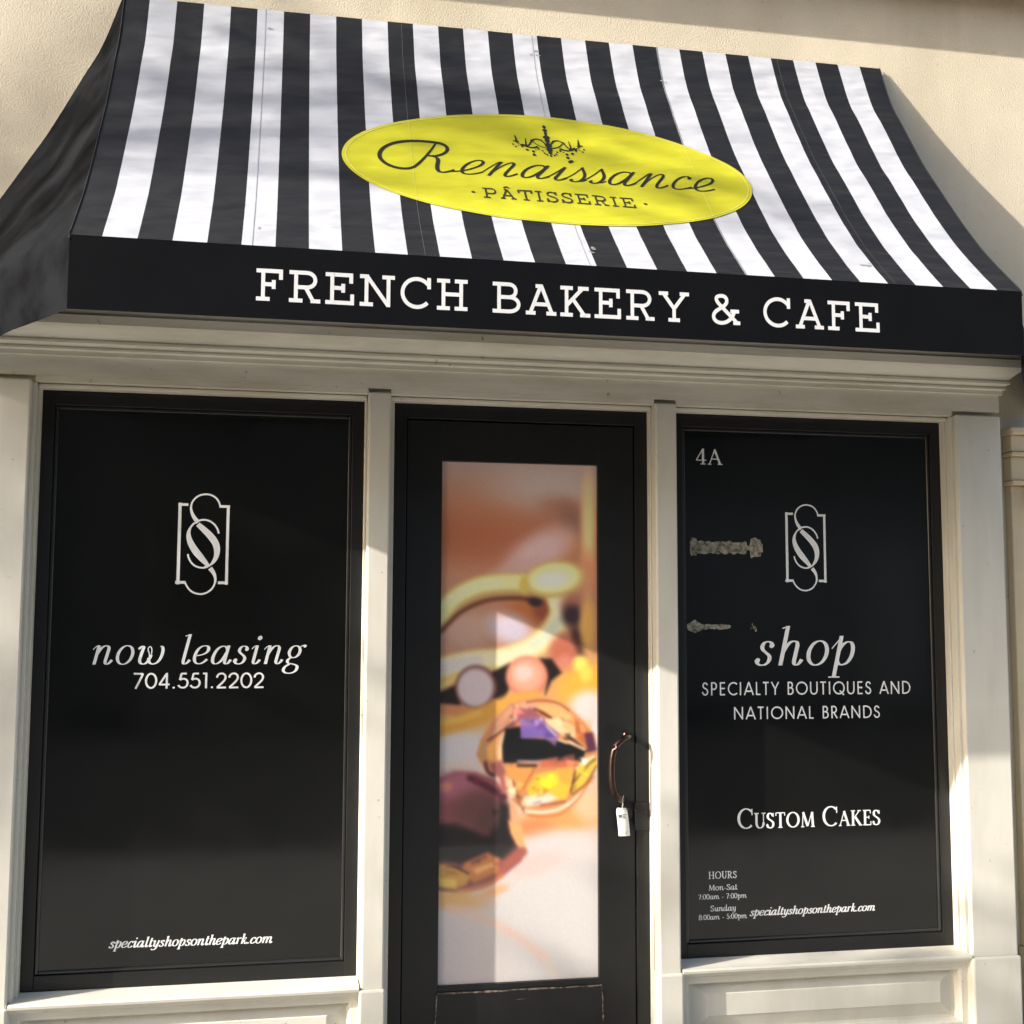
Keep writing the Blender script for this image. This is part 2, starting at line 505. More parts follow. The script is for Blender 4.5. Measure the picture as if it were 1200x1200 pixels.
SERIF = {
    ' ': 0.36,
    'C': (.86, ['c E .46 .5 .41 .47 45 315', 'h M .78 .97 L .78 .66']),
    'U': (.86, ['s M .17 .97 L .17 .36', 'c M .17 .38 C .17 -.08 .68 -.08 .68 .36 L .68 .38', 'h M .68 .97 L .68 .36', 'h M 0 .97 L .34 .97', 'h M .54 .97 L .82 .97']),
    'S': (.62, ['c M .46 .78 C .40 1.02 .08 1.02 .09 .74 C .10 .52 .48 .52 .49 .27 C .48 -.06 .08 -.06 .05 .24', 'h M .49 .97 L .49 .72', 'h M .05 .03 L .05 .28']),
    'T': (.76, ['s M .35 0 L .35 1', 'h M .02 .97 L .68 .97', 'h M .03 .97 L .03 .78', 'h M .67 .97 L .67 .78', 'h M .2 .03 L .5 .03']),
    'O': (.98, ['c E .47 .5 .41 .47 0 360']),
    'M': (1.10, ['h M .14 .03 L .2 .97', 's M .2 .97 L .52 .06', 'h M .54 .06 L .84 .97', 's M .86 .97 L .91 .03', 'h M .03 .03 L .27 .03', 'h M .76 .03 L 1.04 .03']),
    'A': (.86, ['h M .1 .03 L .42 .97', 's M .40 .97 L .72 .03', 'h M .22 .36 L .6 .36', 'h M 0 .03 L .22 .03', 'h M .58 .03 L .86 .03']),
    'K': (.86, ['s M .17 0 L .17 1', 'h M .18 .42 L .64 .97', 's M .32 .58 L .72 .03', 'h M .02 .03 L .32 .03', 'h M .02 .97 L .32 .97', 'h M .5 .97 L .76 .97', 'h M .6 .03 L .86 .03']),
    'E': (.70, ['s M .17 0 L .17 1', 'h M .02 .97 L .58 .97', 'h M .02 .03 L .6 .03', 'h M .17 .52 L .46 .52', 'h M .57 .97 L .57 .76', 'h M .6 .03 L .6 .26', 'h M .46 .62 L .46 .42']),
    'H': (.98, ['s M .17 0 L .17 1', 's M .75 0 L .75 1', 'h M .17 .51 L .75 .51', 'h M 0 .03 L .34 .03', 'h M 0 .97 L .34 .97', 'h M .58 .03 L .92 .03', 'h M .58 .97 L .92 .97']),
    'R': (.84, ['s M .17 0 L .17 1', 'c M .17 .97 L .3 .97 C .66 .97 .66 .48 .3 .48 L .17 .48', 's M .32 .48 L .66 .03', 'h M 0 .03 L .34 .03', 'h M 0 .97 L .2 .97', 'h M .58 .03 L .8 .03']),
    '4': (.70, ['h M .03 .27 L .62 .27', 'h M .04 .27 L .42 .99', 's M .43 0 L .43 1', 'h M .28 .03 L .58 .03']),
    '7': (.6, ['h M .05 .95 L .5 .95', 's M .48 .95 L .2 0', 'h M .05 .95 L .05 .8']),
    '0': (.62, ['c E .28 .5 .24 .47 0 360']),
    '8': (.62, ['c E .28 .74 .19 .23 0 360', 'c E .28 .27 .23 .25 0 360']),
    '5': (.6, ['h M .12 .95 L .48 .95', 'h M .12 .95 L .1 .55', 'c M .1 .56 C .3 .68 .5 .56 .49 .3 C .47 -.02 .14 -.02 .06 .18']),
    ':': (.26, ['d .1 .08 .07', 'd .1 .55 .07']),
    '-': (.42, ['h M .04 .4 L .34 .4']),
}
_X = .62
ITALIC = {   # x-height 1
    ' ': 0.62,
    'n': (1.12, ['s M .2 0 L .2 1', 'h M -.05 .78 Q .06 1 .2 .98', 'c M .2 .5 Q .34 .98 .56 .98 Q .74 .98 .74 .76 L .72 .2 Q .73 .02 .85 .02 Q .96 .04 1.04 .24']),
    'o': (.96, ['c E .43 .5 .37 .49 0 360']),
    'w': (1.42, ['c M -.02 .80 Q .14 1.04 .22 .9 L .17 .3 Q .2 .02 .42 .02 Q .66 .04 .70 .5', 'h M .70 .5 Q .70 .9 .52 .94 Q .42 .9 .5 .7 Q .6 .62 .66 .3', 'c M .62 .35 Q .68 .02 .92 .02 Q 1.28 .06 1.26 .66 Q 1.22 1.0 1.06 .94']),
    'l': (.58, ['s M .2 .2 L .2 1.6', 'h M -.02 1.5 L .2 1.57', 'c M .2 .25 Q .2 .02 .32 .02 Q .44 .04 .52 .24']),
    'e': (.86, ['c M .10 .46 C .5 .48 .70 .62 .68 .80 C .66 1.0 .5 .98 .42 .98 C .12 .94 .05 .6 .06 .4 C .08 -.04 .5 -.10 .74 .27']),
    'a': (1.08, ['c M .70 .8 C .62 1.0 .3 1.04 .15 .72 C 0 .4 .05 .02 .28 .02 C .5 .02 .66 .35 .70 .6', 'c M .74 1 L .72 .2 Q .73 .02 .85 .02 Q .96 .04 1.02 .24']),
    's': (.76, ['c M .58 .80 C .54 1.0 .2 1.04 .18 .76 C .18 .55 .56 .5 .57 .27 C .57 -.05 .1 -.08 .06 .22', 'd .56 .80 .10', 'd .10 .2 .10']),
    'i': (.58, ['c M .2 1 L .2 .2 Q .2 .02 .32 .02 Q .44 .04 .52 .24', 'h M -.04 .8 Q .06 1 .2 .98', 'd .24 1.4 .12']),
    'g': (.94, ['c E .38 .66 .28 .32 0 360', 'c M .26 .34 C .04 .22 .1 .04 .3 .02 C .6 -.02 .76 -.08 .72 -.28 C .68 -.56 .05 -.58 .02 -.3 C .02 -.12 .2 -.05 .3 0', 'h M .6 .86 Q .7 1.04 .86 1.0', 'd .86 .96 .08']),
    'h': (1.10, ['s M .2 0 L .2 1.6', 'h M -.02 1.5 L .2 1.57', 'c M .2 .5 Q .34 .98 .56 .98 Q .74 .98 .74 .76 L .72 .2 Q .73 .02 .85 .02 Q .96 .04 1.02 .24']),
    'p': (1.0, ['s M .22 -.5 L .22 1.2', 'h M .0 -.48 L .46 -.48', 'h M -.08 .68 L .2 1.1', 'c M .22 .55 C .3 .92 .55 1.04 .70 .9 C .90 .65 .8 .02 .45 .02 Q .3 .02 .22 .2']),
    'c': (.80, ['c M .64 .8 C .58 1.02 .3 1.0 .18 .75 C 0 .35 .1 .02 .36 .02 Q .58 .02 .70 .27', 'd .62 .80 .10']),
    't': (.58, ['c M .22 1.38 L .2 .22 Q .2 .02 .32 .02 Q .44 .04 .52 .24', 'h M 0 .96 L .48 .96']),
    'y': (.98, ['c M -.02 .8 Q .12 1.04 .2 .9 L .22 .3 Q .25 .0 .45 .02 Q .62 .1 .70 .5', 'c M .76 1 L .70 .1 Q .64 -.5 .2 -.48 Q .05 -.46 .06 -.32']),
    'r': (.74, ['s M .2 0 L .2 1', 'h M -.05 .78 Q .06 1 .2 .98', 'h M .2 .55 Q .35 .98 .6 .98', 'd .6 .90 .11']),
    'k': (1.0, ['s M .2 0 L .2 1.6', 'h M -.02 1.5 L .2 1.57', 'h M .22 .5 Q .4 1.02 .6 .98 Q .75 .9 .5 .6 L .25 .5', 'c M .40 .56 L .60 .14 Q .68 .02 .8 .02 Q .9 .04 .95 .24']),
    'm': (1.65, ['s M .2 0 L .2 1', 'h M -.05 .78 Q .06 1 .2 .98', 'c M .2 .5 Q .34 .98 .54 .98 Q .72 .98 .72 .76 L .72 0', 'c M .72 .5 Q .86 .98 1.08 .98 Q 1.26 .98 1.26 .76 L 1.24 .2 Q 1.25 .02 1.37 .02 Q 1.48 .04 1.56 .24']),
    'u': (1.08, ['c M .2 1 L .2 .25 Q .2 .02 .4 .02 Q .62 .05 .7 .5', 'c M .74 1 L .72 .2 Q .73 .02 .85 .02 Q .96 .04 1.02 .24']),
    'd': (1.08, ['c M .70 .8 C .62 1.0 .3 1.04 .15 .72 C 0 .4 .05 .02 .28 .02 C .5 .02 .66 .35 .70 .6', 'c M .74 1.6 L .72 .2 Q .73 .02 .85 .02 Q .96 .04 1.02 .24']),
    '.': (.38, ['d .15 .10 .12']),
    '-': (.6, ['h M .05 .45 L .5 .45']),
}
for ch in 'MS':
    ITALIC[ch] = (SERIF[ch][0]*1.5, [s for s in SERIF[ch][1]])


def scale_strokes(ch, font, k):
    adv, st = font[ch]
    out = []
    for s in st:
        tk = s[1:].split()
        o, cnt, cmd = [], 0, ''
        for t in tk:
            if t.isalpha():
                cmd, cnt = t, 0
                o.append(t)
            else:
                keep = cmd == 'E' and (cnt % 6) >= 4
                o.append(t if keep else '%.4f' % (float(t)*k))
                cnt += 1
        out.append(s[0]+' '+' '.join(o))
    return adv*k, out


for ch in 'MS':
    ITALIC[ch] = scale_strokes(ch, SERIF, 1.5)
for ch in '0785:-':
    ITALIC['#'+ch] = scale_strokes(ch, SERIF, 1.5)

SCRIPT = {   # x-height 1, joined copperplate hand
    'e': (1.05, ['c M -.35 .12 Q .2 .16 .60 .58 C .78 .86 .56 1.0 .42 .98 C .10 .92 -.02 .5 .04 .3 C .12 -.06 .52 -.06 .92 .22']),
    'n': (1.42, ['h M -.16 .2 L .16 .86 Q .22 1 .30 .94', 's M .30 1 L .20 .0', 'h M .22 .12 Q .50 .98 .76 .98', 'c M .70 .98 Q .92 1.0 .86 .68 L .80 .26 Q .80 .02 .94 .02 Q 1.08 .03 1.28 .24']),
    'a': (1.30, ['c M .76 .86 C .66 1.02 .30 1.02 .13 .70 C -.02 .38 .04 .02 .28 .02 C .50 .02 .70 .38 .80 .84', 'c M .84 1.0 L .72 .24 Q .72 .02 .86 .02 Q 1.0 .03 1.18 .24']),
    'i': (.72, ['h M -.16 .2 L .2 .9', 'c M .26 1 L .16 .24 Q .16 .02 .30 .02 Q .44 .03 .60 .24', 'd .34 1.42 .11']),
    's': (.82, ['h M -.2 .18 Q .1 .5 .26 1.08', 'c M .24 1.06 C .34 .84 .62 .6 .56 .28 C .50 -.04 .18 -.02 .10 .12', 'h M .50 .10 Q .62 .06 .74 .22', 'd .12 .14 .08']),
    'c': (.98, ['c M .62 .82 C .54 1.02 .30 1.0 .14 .74 C -.04 .38 .06 .02 .32 .02 Q .56 .02 .88 .24', 'd .60 .84 .09']),
}

# ------------------------------------------------------------------ ground
bm = bmesh.new()
box(bm, -30, 30, -3.9, 0.0, -0.20, 0.0)
sidewalk = tag(build('sidewalk', bm, M['concrete']), 'pale concrete pavement in front of the shop', 'pavement', kind='structure')
bm = bmesh.new()
box(bm, -30, 30, -4.05, -3.9, -0.25, -0.002, 0.01)
tag(build('kerb', bm, M['concrete']), 'concrete kerb along the pavement', 'kerb', kind='structure')
bm = bmesh.new()
vs = [bm.verts.new(p) for p in ((-120, -120, -0.15), (120, -120, -0.15), (120, -4.05, -0.15), (-120, -4.05, -0.15))]
bm.faces.new(vs)
tag(build('road', bm, M['asphalt']), 'asphalt road in front of the shop', 'road', kind='structure')

# ------------------------------------------------------------------ building
bld = empty('shop_building', 'tan stucco shop building with cream shop front trim and black windows', 'building', (0, 0.2, 0))
SX = 1.985        # half width of the timber shop front
bm = bmesh.new()
box(bm, -9.0, -SX+0.01, 0.0, 0.30, 0.0, 2.60)
box(bm, SX-0.01, 9.0, 0.0, 0.30, 0.0, 2.60)
box(bm, -9.0, 9.0, 0.0, 0.30, 2.60, 6.2)
box(bm, -9.0, 9.0, 0.31, 6.0, 0.0, 6.1)
wall = build('wall', bm, M['stucco'], bld)

bm = bmesh.new()
box(bm, -9.0, 9.0, -0.16, -0.002, 4.312, 4.60, 0.006)
box(bm, -9.0, 9.0, -0.22, -0.003, 4.603, 4.72, 0.006)
build('upper_band', bm, M['red_band'], bld)

# stone band right of the shop front
bm = bmesh.new()
for a, b in ((2.045, 9.0),):
    box(bm, a, b, -0.085, -0.002, 2.375, 2.405, 0.006)
    box(bm, a+0.006, b, -0.066, -0.002, 2.305, 2.374, 0.004)
    box(bm, a+0.003, b, -0.076, -0.002, 2.285, 2.303, 0.004)
    box(bm, a+0.008, b, -0.058, -0.002, 2.185, 2.284, 0.004)
    box(bm, a+0.004, b, -0.072, -0.002, 2.165, 2.184, 0.004)
    box(bm, a+0.012, b, -0.045, -0.002, 0.30, 2.164, 0.004)
    box(bm, a, b, -0.07, -0.002, 0.0, 0.298, 0.008)
build('stone_band', bm, M['stucco_tan'], bld)

# frieze (with dropped heads over the openings) and cornice
FY = -0.088
bm = bmesh.new()
box(bm, -SX, SX, FY, 0.0, 2.461, 2.62)
for a, b in ((-1.777, -0.604), (-0.519, 0.504), (0.593, 1.773)):
    box(bm, a, b, FY+0.001, -0.0005, 2.440, 2.4605)
    box(bm, a+0.003, b-0.003, -0.050, -0.0005, 2.424, 2.4395, 0.003)
box(bm, -SX+0.01, SX-0.01, -0.055, -0.001, 2.44, 2.4612)
build('frieze', bm, M['trim_dirty'], bld)

prof = [(0.0, 2.533), (0.012, 2.533), (0.012, 2.549), (0.022, 2.553), (0.022, 2.560), (0.017, 2.564), (0.024, 2.570), (0.036, 2.574),
        (0.036, 2.583), (0.030, 2.588), (0.040, 2.600), (0.056, 2.612), (0.070, 2.622), (0.078, 2.632), (0.078, 2.664), (0.066, 2.669),
        (0.066, 2.690), (0.074, 2.694), (0.074, 2.740), (0.0, 2.76)]
bm = bmesh.new()
rows = []
for d, z in prof:
    y = FY-0.0005-d*1.12
    x = SX+0.0005+d*0.86
    rows.append([bm.verts.new(p) for p in ((-x, 0.0, z), (-x, y, z), (x, y, z), (x, 0.0, z))])
for a, b in zip(rows, rows[1:]):
    for k in range(3):
        bm.faces.new((a[k], a[k+1], b[k+1], b[k]))
bm.faces.new(rows[-1])
bm.faces.new(rows[0])
build('cornice', bm, M['trim_dirty'], bld)

# pilasters with plinths
PY = -0.097
for (a, b), lab in (((-1.985, -1.790), 'wide cream pilaster left of the now leasing window'),
                    ((-0.603, -0.520), 'narrow cream pilaster between the now leasing window and the door'),
                    ((0.506, 0.592), 'narrow cream pilaster between the door and the shop window'),
                    ((1.785, 1.985), 'wide cream pilaster right of the window numbered 4A')):
    bm = bmesh.new()
    box(bm, a, b, PY, 0.0, 0.285, 2.446, 0.007, 2)
    p = build('pilaster', bm, M['trim'], bld)
    p['label'] = lab
    bm = bmesh.new()
    box(bm, a-0.005, b+0.005, PY-0.013, 0.001, 0.0, 0.290, 0.008, 2)
    build('plinth', bm, M['trim'], p)

# stepped casings beside the openings
for a, b, y in ((-1.790, -1.777, -0.072), (-1.7775, -1.768, -0.035), (-0.612, -0.6035, -0.03), (-0.5195, -0.502, -0.045),
                (0.500, 0.5055, -0.04), (0.5925, 0.602, -0.035), (1.7725, 1.785, -0.075), (1.7635, 1.772, -0.036)):
    bm = bmesh.new()
    box(bm, a, b, y, 0.0, 0.30 if abs((a+b)/2) > 0.55 else 0.0, 2.4385, 0.0015, 1)
    build('casing', bm, M['trim'], bld)


def sill_and_panel(x0, x1, lab):
    bm = bmesh.new()
    pr = [(0.0, 0.312), (-0.080, 0.302), (-0.100, 0.300), (-0.106, 0.294), (-0.104, 0.285), (-0.094, 0.281), (-0.086, 0.278),
          (-0.080, 0.268), (-0.070, 0.262), (-0.070, 0.254), (0.0, 0.254)]
    A = [bm.verts.new((x0, y, z)) for y, z in pr]
    B = [bm.verts.new((x1, y, z)) for y, z in pr]
    for i in range(len(pr)-1):
        bm.faces.new((A[i], A[i+1], B[i+1], B[i]))
    bm.faces.new(A)
    bm.faces.new(B)
    build('sill', bm, M['trim'], bld)['label'] = 'cream sill under the '+lab
    # apron: rail, sunk bevel and raised field
    bm = bmesh.new()
    z0, z1 = 0.0, 0.2535
    yo, yi, yf = -0.066, -0.030, -0.052
    rect = lambda i, y: [bm.verts.new(p) for p in ((x0+i, y, z0+i*0.9+0.012), (x1-i, y, z0+i*0.9+0.012), (x1-i, y, z1-i*0.55), (x0+i, y, z1-i*0.55))]
    loops = [rect(0.0, yo), rect(0.026, yo), rect(0.034, yo+0.008), rect(0.040, yi), rect(0.052, yi), rect(0.108, yf), rect(0.112, yf-0.003)]
    for a, b in zip(loops, loops[1:]):
        for k in range(4):
            bm.faces.new((a[k], a[(k+1) % 4], b[(k+1) % 4], b[k]))
    bm.faces.new(loops[-1])
    build('apron_panel', bm, M['trim'], bld)['label'] = 'raised cream panel below the '+lab


sill_and_panel(-1.785, -0.608, 'now leasing window')
sill_and_panel(0.597, 1.780, 'window numbered 4A')

# ------------------------------------------------------------------ windows
ZT, ZB = 2.423, 0.313


def window(x0, x1, lab):
    fwid = 0.052
    bm = bmesh.new()
    for a, b, c, d in ((x0, x0+fwid, ZB, ZT), (x1-fwid, x1, ZB, ZT), (x0+fwid, x1-fwid, ZB, ZB+fwid), (x0+fwid, x1-fwid, ZT-fwid, ZT)):
        box(bm, a, b, 0.0, 0.06, c, d, 0.0025, 2)
    # glazing bead
    bd = bmesh.new()
    i0, i1, j0, j1 = x0+fwid, x1-fwid, ZB+fwid, ZT-fwid
    g = 0.013
    for a, b, c, d in ((i0, i0+g, j0, j1), (i1-g, i1, j0, j1), (i0+g, i1-g, j0, j0+g), (i0+g, i1-g, j1-g, j1)):
        box(bd, a, b, 0.0085, 0.05, c, d, 0.0042, 3)
    w = build('window', bm, M['black_frame'], bld)
    w['label'] = lab
    build('glazing_bead', bd, M['bead'], w)
    bm = bmesh.new()
    nx, nz = 20, 30
    gx = [i0+0.001+(i1-i0-0.002)*k/nx for k in range(nx+1)]
    gz = [j0+0.001+(j1-j0-0.002)*k/nz for k in range(nz+1)]
    V = [[bm.verts.new((x, 0.016, z)) for x in gx] for z in gz]
    for a in range(nz):
        for b in range(nx):
            bm.faces.new((V[a][b], V[a][b+1], V[a+1][b+1], V[a+1][b]))
    build('glass', bm, M['black_film'], w, smooth=True)
    return w


win_l = window(-1.777, -0.605, 'black window reading now leasing with a phone number, left of the door')
win_r = window(0.595, 1.772, 'black window reading shop and Custom Cakes, right of the door')
PL = lambda x, z, o: Vector((x, 0.0155-o, z))


def emblem(px_to_w, parent):
    """double S in a notched bracket; strokes measured on a 900 x 1200 field"""
    st = []
    def S_(pts, w0, w1=None, sw=None):
        pp = parse(pts)
        st.append(('s', stroke_poly(pp, (lambda a, t: w0*0.86) if sw is None else sw)))
    H = 18
    # brackets
    S_('M 228 935 L 228 225', 30); S_('M 214 240 L 296 240', 26); S_('M 206 918 L 292 918', 28)
    S_('M 626 935 L 626 240', 28); S_('M 552 250 L 640 250', 26); S_('M 556 918 L 638 918', 28)
    thin = 20
    # upper hook into the thick spine
    S_('M 560 250 C 545 180 500 146 440 146 C 370 146 318 200 318 265 C 322 320 345 355 380 395', thin, sw=lambda a, t: 15+24*max(0, (t-.62)/.38))
    S_('M 378 410 C 440 465 500 520 525 570 C 550 620 548 690 515 735 C 490 770 470 780 440 782', 40, sw=lambda a, t: 16+42*math.sin(math.pi*min(1, t*1.0+0.22))**1.2)
    S_('M 552 488 C 540 420 490 372 430 370 C 360 372 304 430 304 500 C 306 560 345 620 380 665 C 410 700 440 735 475 775', 18, sw=lambda a, t: 16+42*max(0, math.sin(math.pi*min(1, max(0, (t-.42)/.62))))**0.9)
    S_('M 302 672 C 312 740 360 790 425 790 C 440 790 455 786 470 778', 17)
    S_('M 488 792 C 520 830 536 860 534 905 C 525 975 470 1018 412 1018 C 350 1018 308 975 288 922', 20, sw=lambda a, t: 15+24*max(0, 1-t/.38))
    bm = bmesh.new()
    place_polys(bm, st, lambda x, y, o: PL(*px_to_w(x, y), o))
    return build('emblem', bm, M['white_vinyl'], parent, off=1)


emblem(lambda x, y: (-1.289+(x-206)/(640-206)*0.188, 2.062-(y-140)/(1025-140)*0.373), win_l)
emblem(lambda x, y: (1.080+(x-206)/(640-206)*0.178, 2.073-(y-140)/(1025-140)*0.352), win_r)

TI, HI = 0.165, 0.05
W = M['white_vinyl']
line_on('lettering', set_text('now leasing', ITALIC, TI, HI, 0.24, 0.10), -1.568, -0.812, 1.437, 0.068, W, win_l, PL, 'italic words now leasing')
line_on('lettering', set_text('704.551.2202', SANS, 0.115, 0.1, 0, 0.03), -1.424, -0.964, 1.350, 0.056, W, win_l, PL, 'phone number 704.551.2202')
url = set_text('specialtyshopsonthepark.com', ITALIC, 0.27, 0.10, 0.30, 0.02)
line_on('lettering', url, -1.480, -0.913, 0.445, 0.022, W, win_l, PL, 'small italic web address', tilt=-0.012)

line_on('lettering', set_text('4A', SERIF, 0.13, 0.06), 0.708, 0.820, 2.224, 0.064, W, win_r, PL, 'unit number 4A')
line_on('lettering', set_text('shop', ITALIC, TI, HI, 0.22, 0.10), 0.944, 1.374, 1.425, 0.098, W, win_r, PL, 'italic word shop')
line_on('lettering', set_text('SPECIALTY BOUTIQUES AND', SANS, 0.115, 0.1, 0, 0.13), 0.723, 1.613, 1.309, 0.051, W, win_r, PL, 'words specialty boutiques and')
line_on('lettering', set_text('NATIONAL BRANDS', SANS, 0.115, 0.1, 0, 0.13), 0.855, 1.476, 1.214, 0.049, W, win_r, PL, 'words national brands')
cc = 'CUSTOM CAKES'
sc = [1.0 if i in (0, 7) else 0.76 for i in range(len(cc))]
line_on('lettering', set_text(cc, SERIF, 0.15, 0.06, 0, 0.03, sc), 0.863, 1.467, 0.790, 0.079, W, win_r, PL, 'small capitals reading Custom Cakes')
sm = dict(SERIF)
line_on('lettering', set_text('HOURS', SERIF, 0.16, 0.08, 0, 0.05), 0.742, 0.857, 0.604, 0.027, W, win_r, PL, 'small word hours')
mx = dict(ITALIC)
for ch in '0785:':
    mx[ch] = ITALIC['#'+ch]
line_on('lettering', set_text('Mon-Sat', mx, 0.22, 0.11, 0, 0.03), 0.742, 0.860, 0.560, 0.0145, W, win_r, PL, 'opening days Mon-Sat')
line_on('lettering', set_text('7:00am - 7:00pm', mx, 0.22, 0.11, 0, 0.02), 0.700, 0.898, 0.527, 0.0130, W, win_r, PL, 'opening hours under Mon-Sat')
line_on('lettering', set_text('Sunday', mx, 0.22, 0.11, 0, 0.03), 0.748, 0.852, 0.481, 0.0145, W, win_r, PL, 'opening day Sunday')
line_on('lettering', set_text('8:00am - 5:00pm', mx, 0.22, 0.11, 0, 0.02), 0.700, 0.898, 0.450, 0.0130, W, win_r, PL, 'opening hours under Sunday')
line_on('lettering', url, 0.908, 1.436, 0.457, 0.020, W, win_r, PL, 'small italic web address')


def residue(x0, x1, zc, h, prof, label):
    """ragged torn strip of old adhesive"""
    bm = bmesh.new()
    n = 60
    top, bot = [], []
    for k in range(n+1):
        t = k/n
        x = x0+(x1-x0)*t
        e = prof(t)*h/2
        j1 = noise.noise(Vector((x*60, 1.3, zc)))*0.30*e
        j2 = noise.noise(Vector((x*60, 7.7, zc)))*0.30*e
        top.append(bm.verts.new(PL(x, zc+e+j1, 0.0022+0.0008*noise.noise(Vector((x*90, 0, 3))))))
        bot.append(bm.verts.new(PL(x, zc-e+j2, 0.0022+0.0008*noise.noise(Vector((x*90, 5, 3))))))
    for k in range(n):
        bm.faces.new((top[k], top[k+1], bot[k+1], bot[k]))
    o = build('adhesive_residue', bm, M['old_glue'], win_r, off=1)
    o['label'] = label


residue(0.679, 0.985, 1.892, 0.062, lambda t: (1.15 if t < .10 else 0.78 if t < .78 else 0.30 if t < .83 else 1.15)*(0.5 if t > .975 or t < .01 else 1), 'upper long torn strip of old tape glue')
residue(0.664, 0.845, 1.578, 0.050, lambda t: (0.4+4*t if t < .2 else 1.0-4*(t-.2) if t < .32 else 0.40)*(1-0.5*max(0, t-.85)/.15), 'lower short torn scrap of old tape glue')
bm = bmesh.new()
for cx, cz, rr in ((0.936, 1.588, .006), (0.943, 1.575, .008), (0.950, 1.566, .007), (0.930, 1.572, .004)):
    vs = [bm.verts.new(PL(cx+rr*math.cos(a)*random.uniform(.4, 1), cz+1.5*rr*math.sin(a)*random.uniform(.5, 1), 0.0022)) for a in [k*math.pi/5 for k in range(10)]]
    bm.faces.new(vs)
build('adhesive_residue', bm, M['old_glue'], win_r, off=1)['label'] = 'tiny flecks of old glue above the word shop'

# ------------------------------------------------------------------ door
DX = 0.5
bm = bmesh.new()
box(bm, -DX, -DX+0.050, 0.0, 0.10, 0.0, ZT, 0.002)
box(bm, DX-0.050, DX, 0.0, 0.10, 0.0, ZT, 0.002)
box(bm, -DX+0.050, DX-0.050, 0.0, 0.10, ZT-0.055, ZT, 0.002)
build('door_frame', bm, M['black_frame'], bld)
GX0, GX1, GZ0, GZ1 = -0.312, 0.302, 0.254, 2.208
LX = 0.4465
bm = bmesh.new()
box(bm, -LX, GX0, 0.010, 0.055, 0.012, ZT-0.060, 0.002)
box(bm, GX1, LX, 0.010, 0.055, 0.012, ZT-0.060, 0.002)
box(bm, GX0, GX1, 0.0105, 0.0545, GZ1, ZT-0.060, 0.002)
box(bm, GX0, GX1, 0.0105, 0.0545, 0.012, GZ0, 0.002)
box(bm, GX0, GX1, 0.03, 0.05, GZ0, GZ1)
door = build('door', bm, M['black_frame'], bld)
door['label'] = 'black glazed shop door with a blurred jewellery picture on its glass'

# bottom rail plate with worn edges
bm = bmesh.new()
box(bm, GX0-0.008, GX1+0.010, 0.0055, 0.0100, 0.030, GZ0-0.022, 0.0012)
build('kick_plate', bm, M['black_frame'], door)
bm = bmesh.new()
def ragged(bm, p0, p1, w):
    n = 26
    a, b = [], []
    for k in range(n+1):
        t = k/n
        x = p0[0]+(p1[0]-p0[0])*t
        z = p0[1]+(p1[1]-p0[1])*t
        nx, nz = (0, 1) if abs(p1[0]-p0[0]) > abs(p1[1]-p0[1]) else (1, 0)
        e = w*(0.35+0.9*abs(noise.noise(Vector((x*40, z*40, 2.2)))))
        q = 0.003*noise.noise(Vector((x*22, z*22, 9.2)))
        a.append(bm.verts.new((x+nx*(e+q), 0.0042, z+nz*(e+q))))
        b.append(bm.verts.new((x-nx*(e-q), 0.0042, z-nz*(e-q))))
    for k in range(n):
        bm.faces.new((a[k], a[k+1], b[k+1], b[k]))
ragged(bm, (GX0-0.004, GZ0-0.024), (GX1+0.008, GZ0-0.024), 0.0055)
ragged(bm, (GX0-0.006, GZ0-0.03), (GX0-0.010, 0.06), 0.0042)
ragged(bm, (GX1+0.010, GZ0-0.03), (GX1+0.012, 0.10), 0.0034)
ragged(bm, (-0.03, GZ0-0.060), (0.02, GZ0-0.058), 0.0015)
build('chipped_edge', bm, M['chipped'], door, off=1)

# ---- the printed picture on the door glass
NW, NH = 150, 460
yy, xx = np.mgrid[0:NH, 0:NW]
PXX = 516.0+xx/(NW-1)*187.0       # picture coordinates as measured on the print
PYY = 541.0+yy/(NH-1)*612.0
IMG = np.zeros((NH, NW, 3))
def lay(col, a):
    global IMG
    IMG = IMG*(1-a[..., None])+np.array(col, float)[None, None]*a[..., None]
def sst(d, soft):
    t = np.clip(0.5-d/soft, 0, 1)
    return t*t*(3-2*t)
def blob(cx, cy, rx, ry, col, soft=0.6, rot=0.0, op=1.0):
    c, s = math.cos(R(rot)), math.sin(R(rot))
    dx, dy = PXX-cx, PYY-cy
    u, v = (dx*c+dy*s)/rx, (-dx*s+dy*c)/ry
    lay(col, op*sst(np.hypot(u, v)-1, soft))
def band(pts, w, col, soft=6.0, op=1.0):
    d = np.full(PXX.shape, 1e9)
    pp = parse(pts)
    for (x0, y0), (x1, y1) in zip(pp, pp[1:]):
        dx, dy = x1-x0, y1-y0
        t = np.clip(((PXX-x0)*dx+(PYY-y0)*dy)/(dx*dx+dy*dy), 0, 1)
        d = np.minimum(d, np.hypot(PXX-x0-t*dx, PYY-y0-t*dy))
    lay(col, op*sst(d-w/2, soft))
def poly(pts, col, soft=3.0, op=1.0):
    n = len(pts)
    inside = np.zeros(PXX.shape, bool)
    d = np.full(PXX.shape, 1e9)
    for i in range(n):
        (x0, y0), (x1, y1) = pts[i], pts[(i+1) % n]
        dx, dy = x1-x0, y1-y0
        t = np.clip(((PXX-x0)*dx+(PYY-y0)*dy)/(dx*dx+dy*dy), 0, 1)
        d = np.minimum(d, np.hypot(PXX-x0-t*dx, PYY-y0-t*dy))
        cnd = ((y0 > PYY) != (y1 > PYY)) & (PXX < (x1-x0)*(PYY-y0)/((y1-y0) or 1e-9)+x0)
        inside ^= cnd
    lay(col, op*sst(np.where(inside, -d, d), soft))
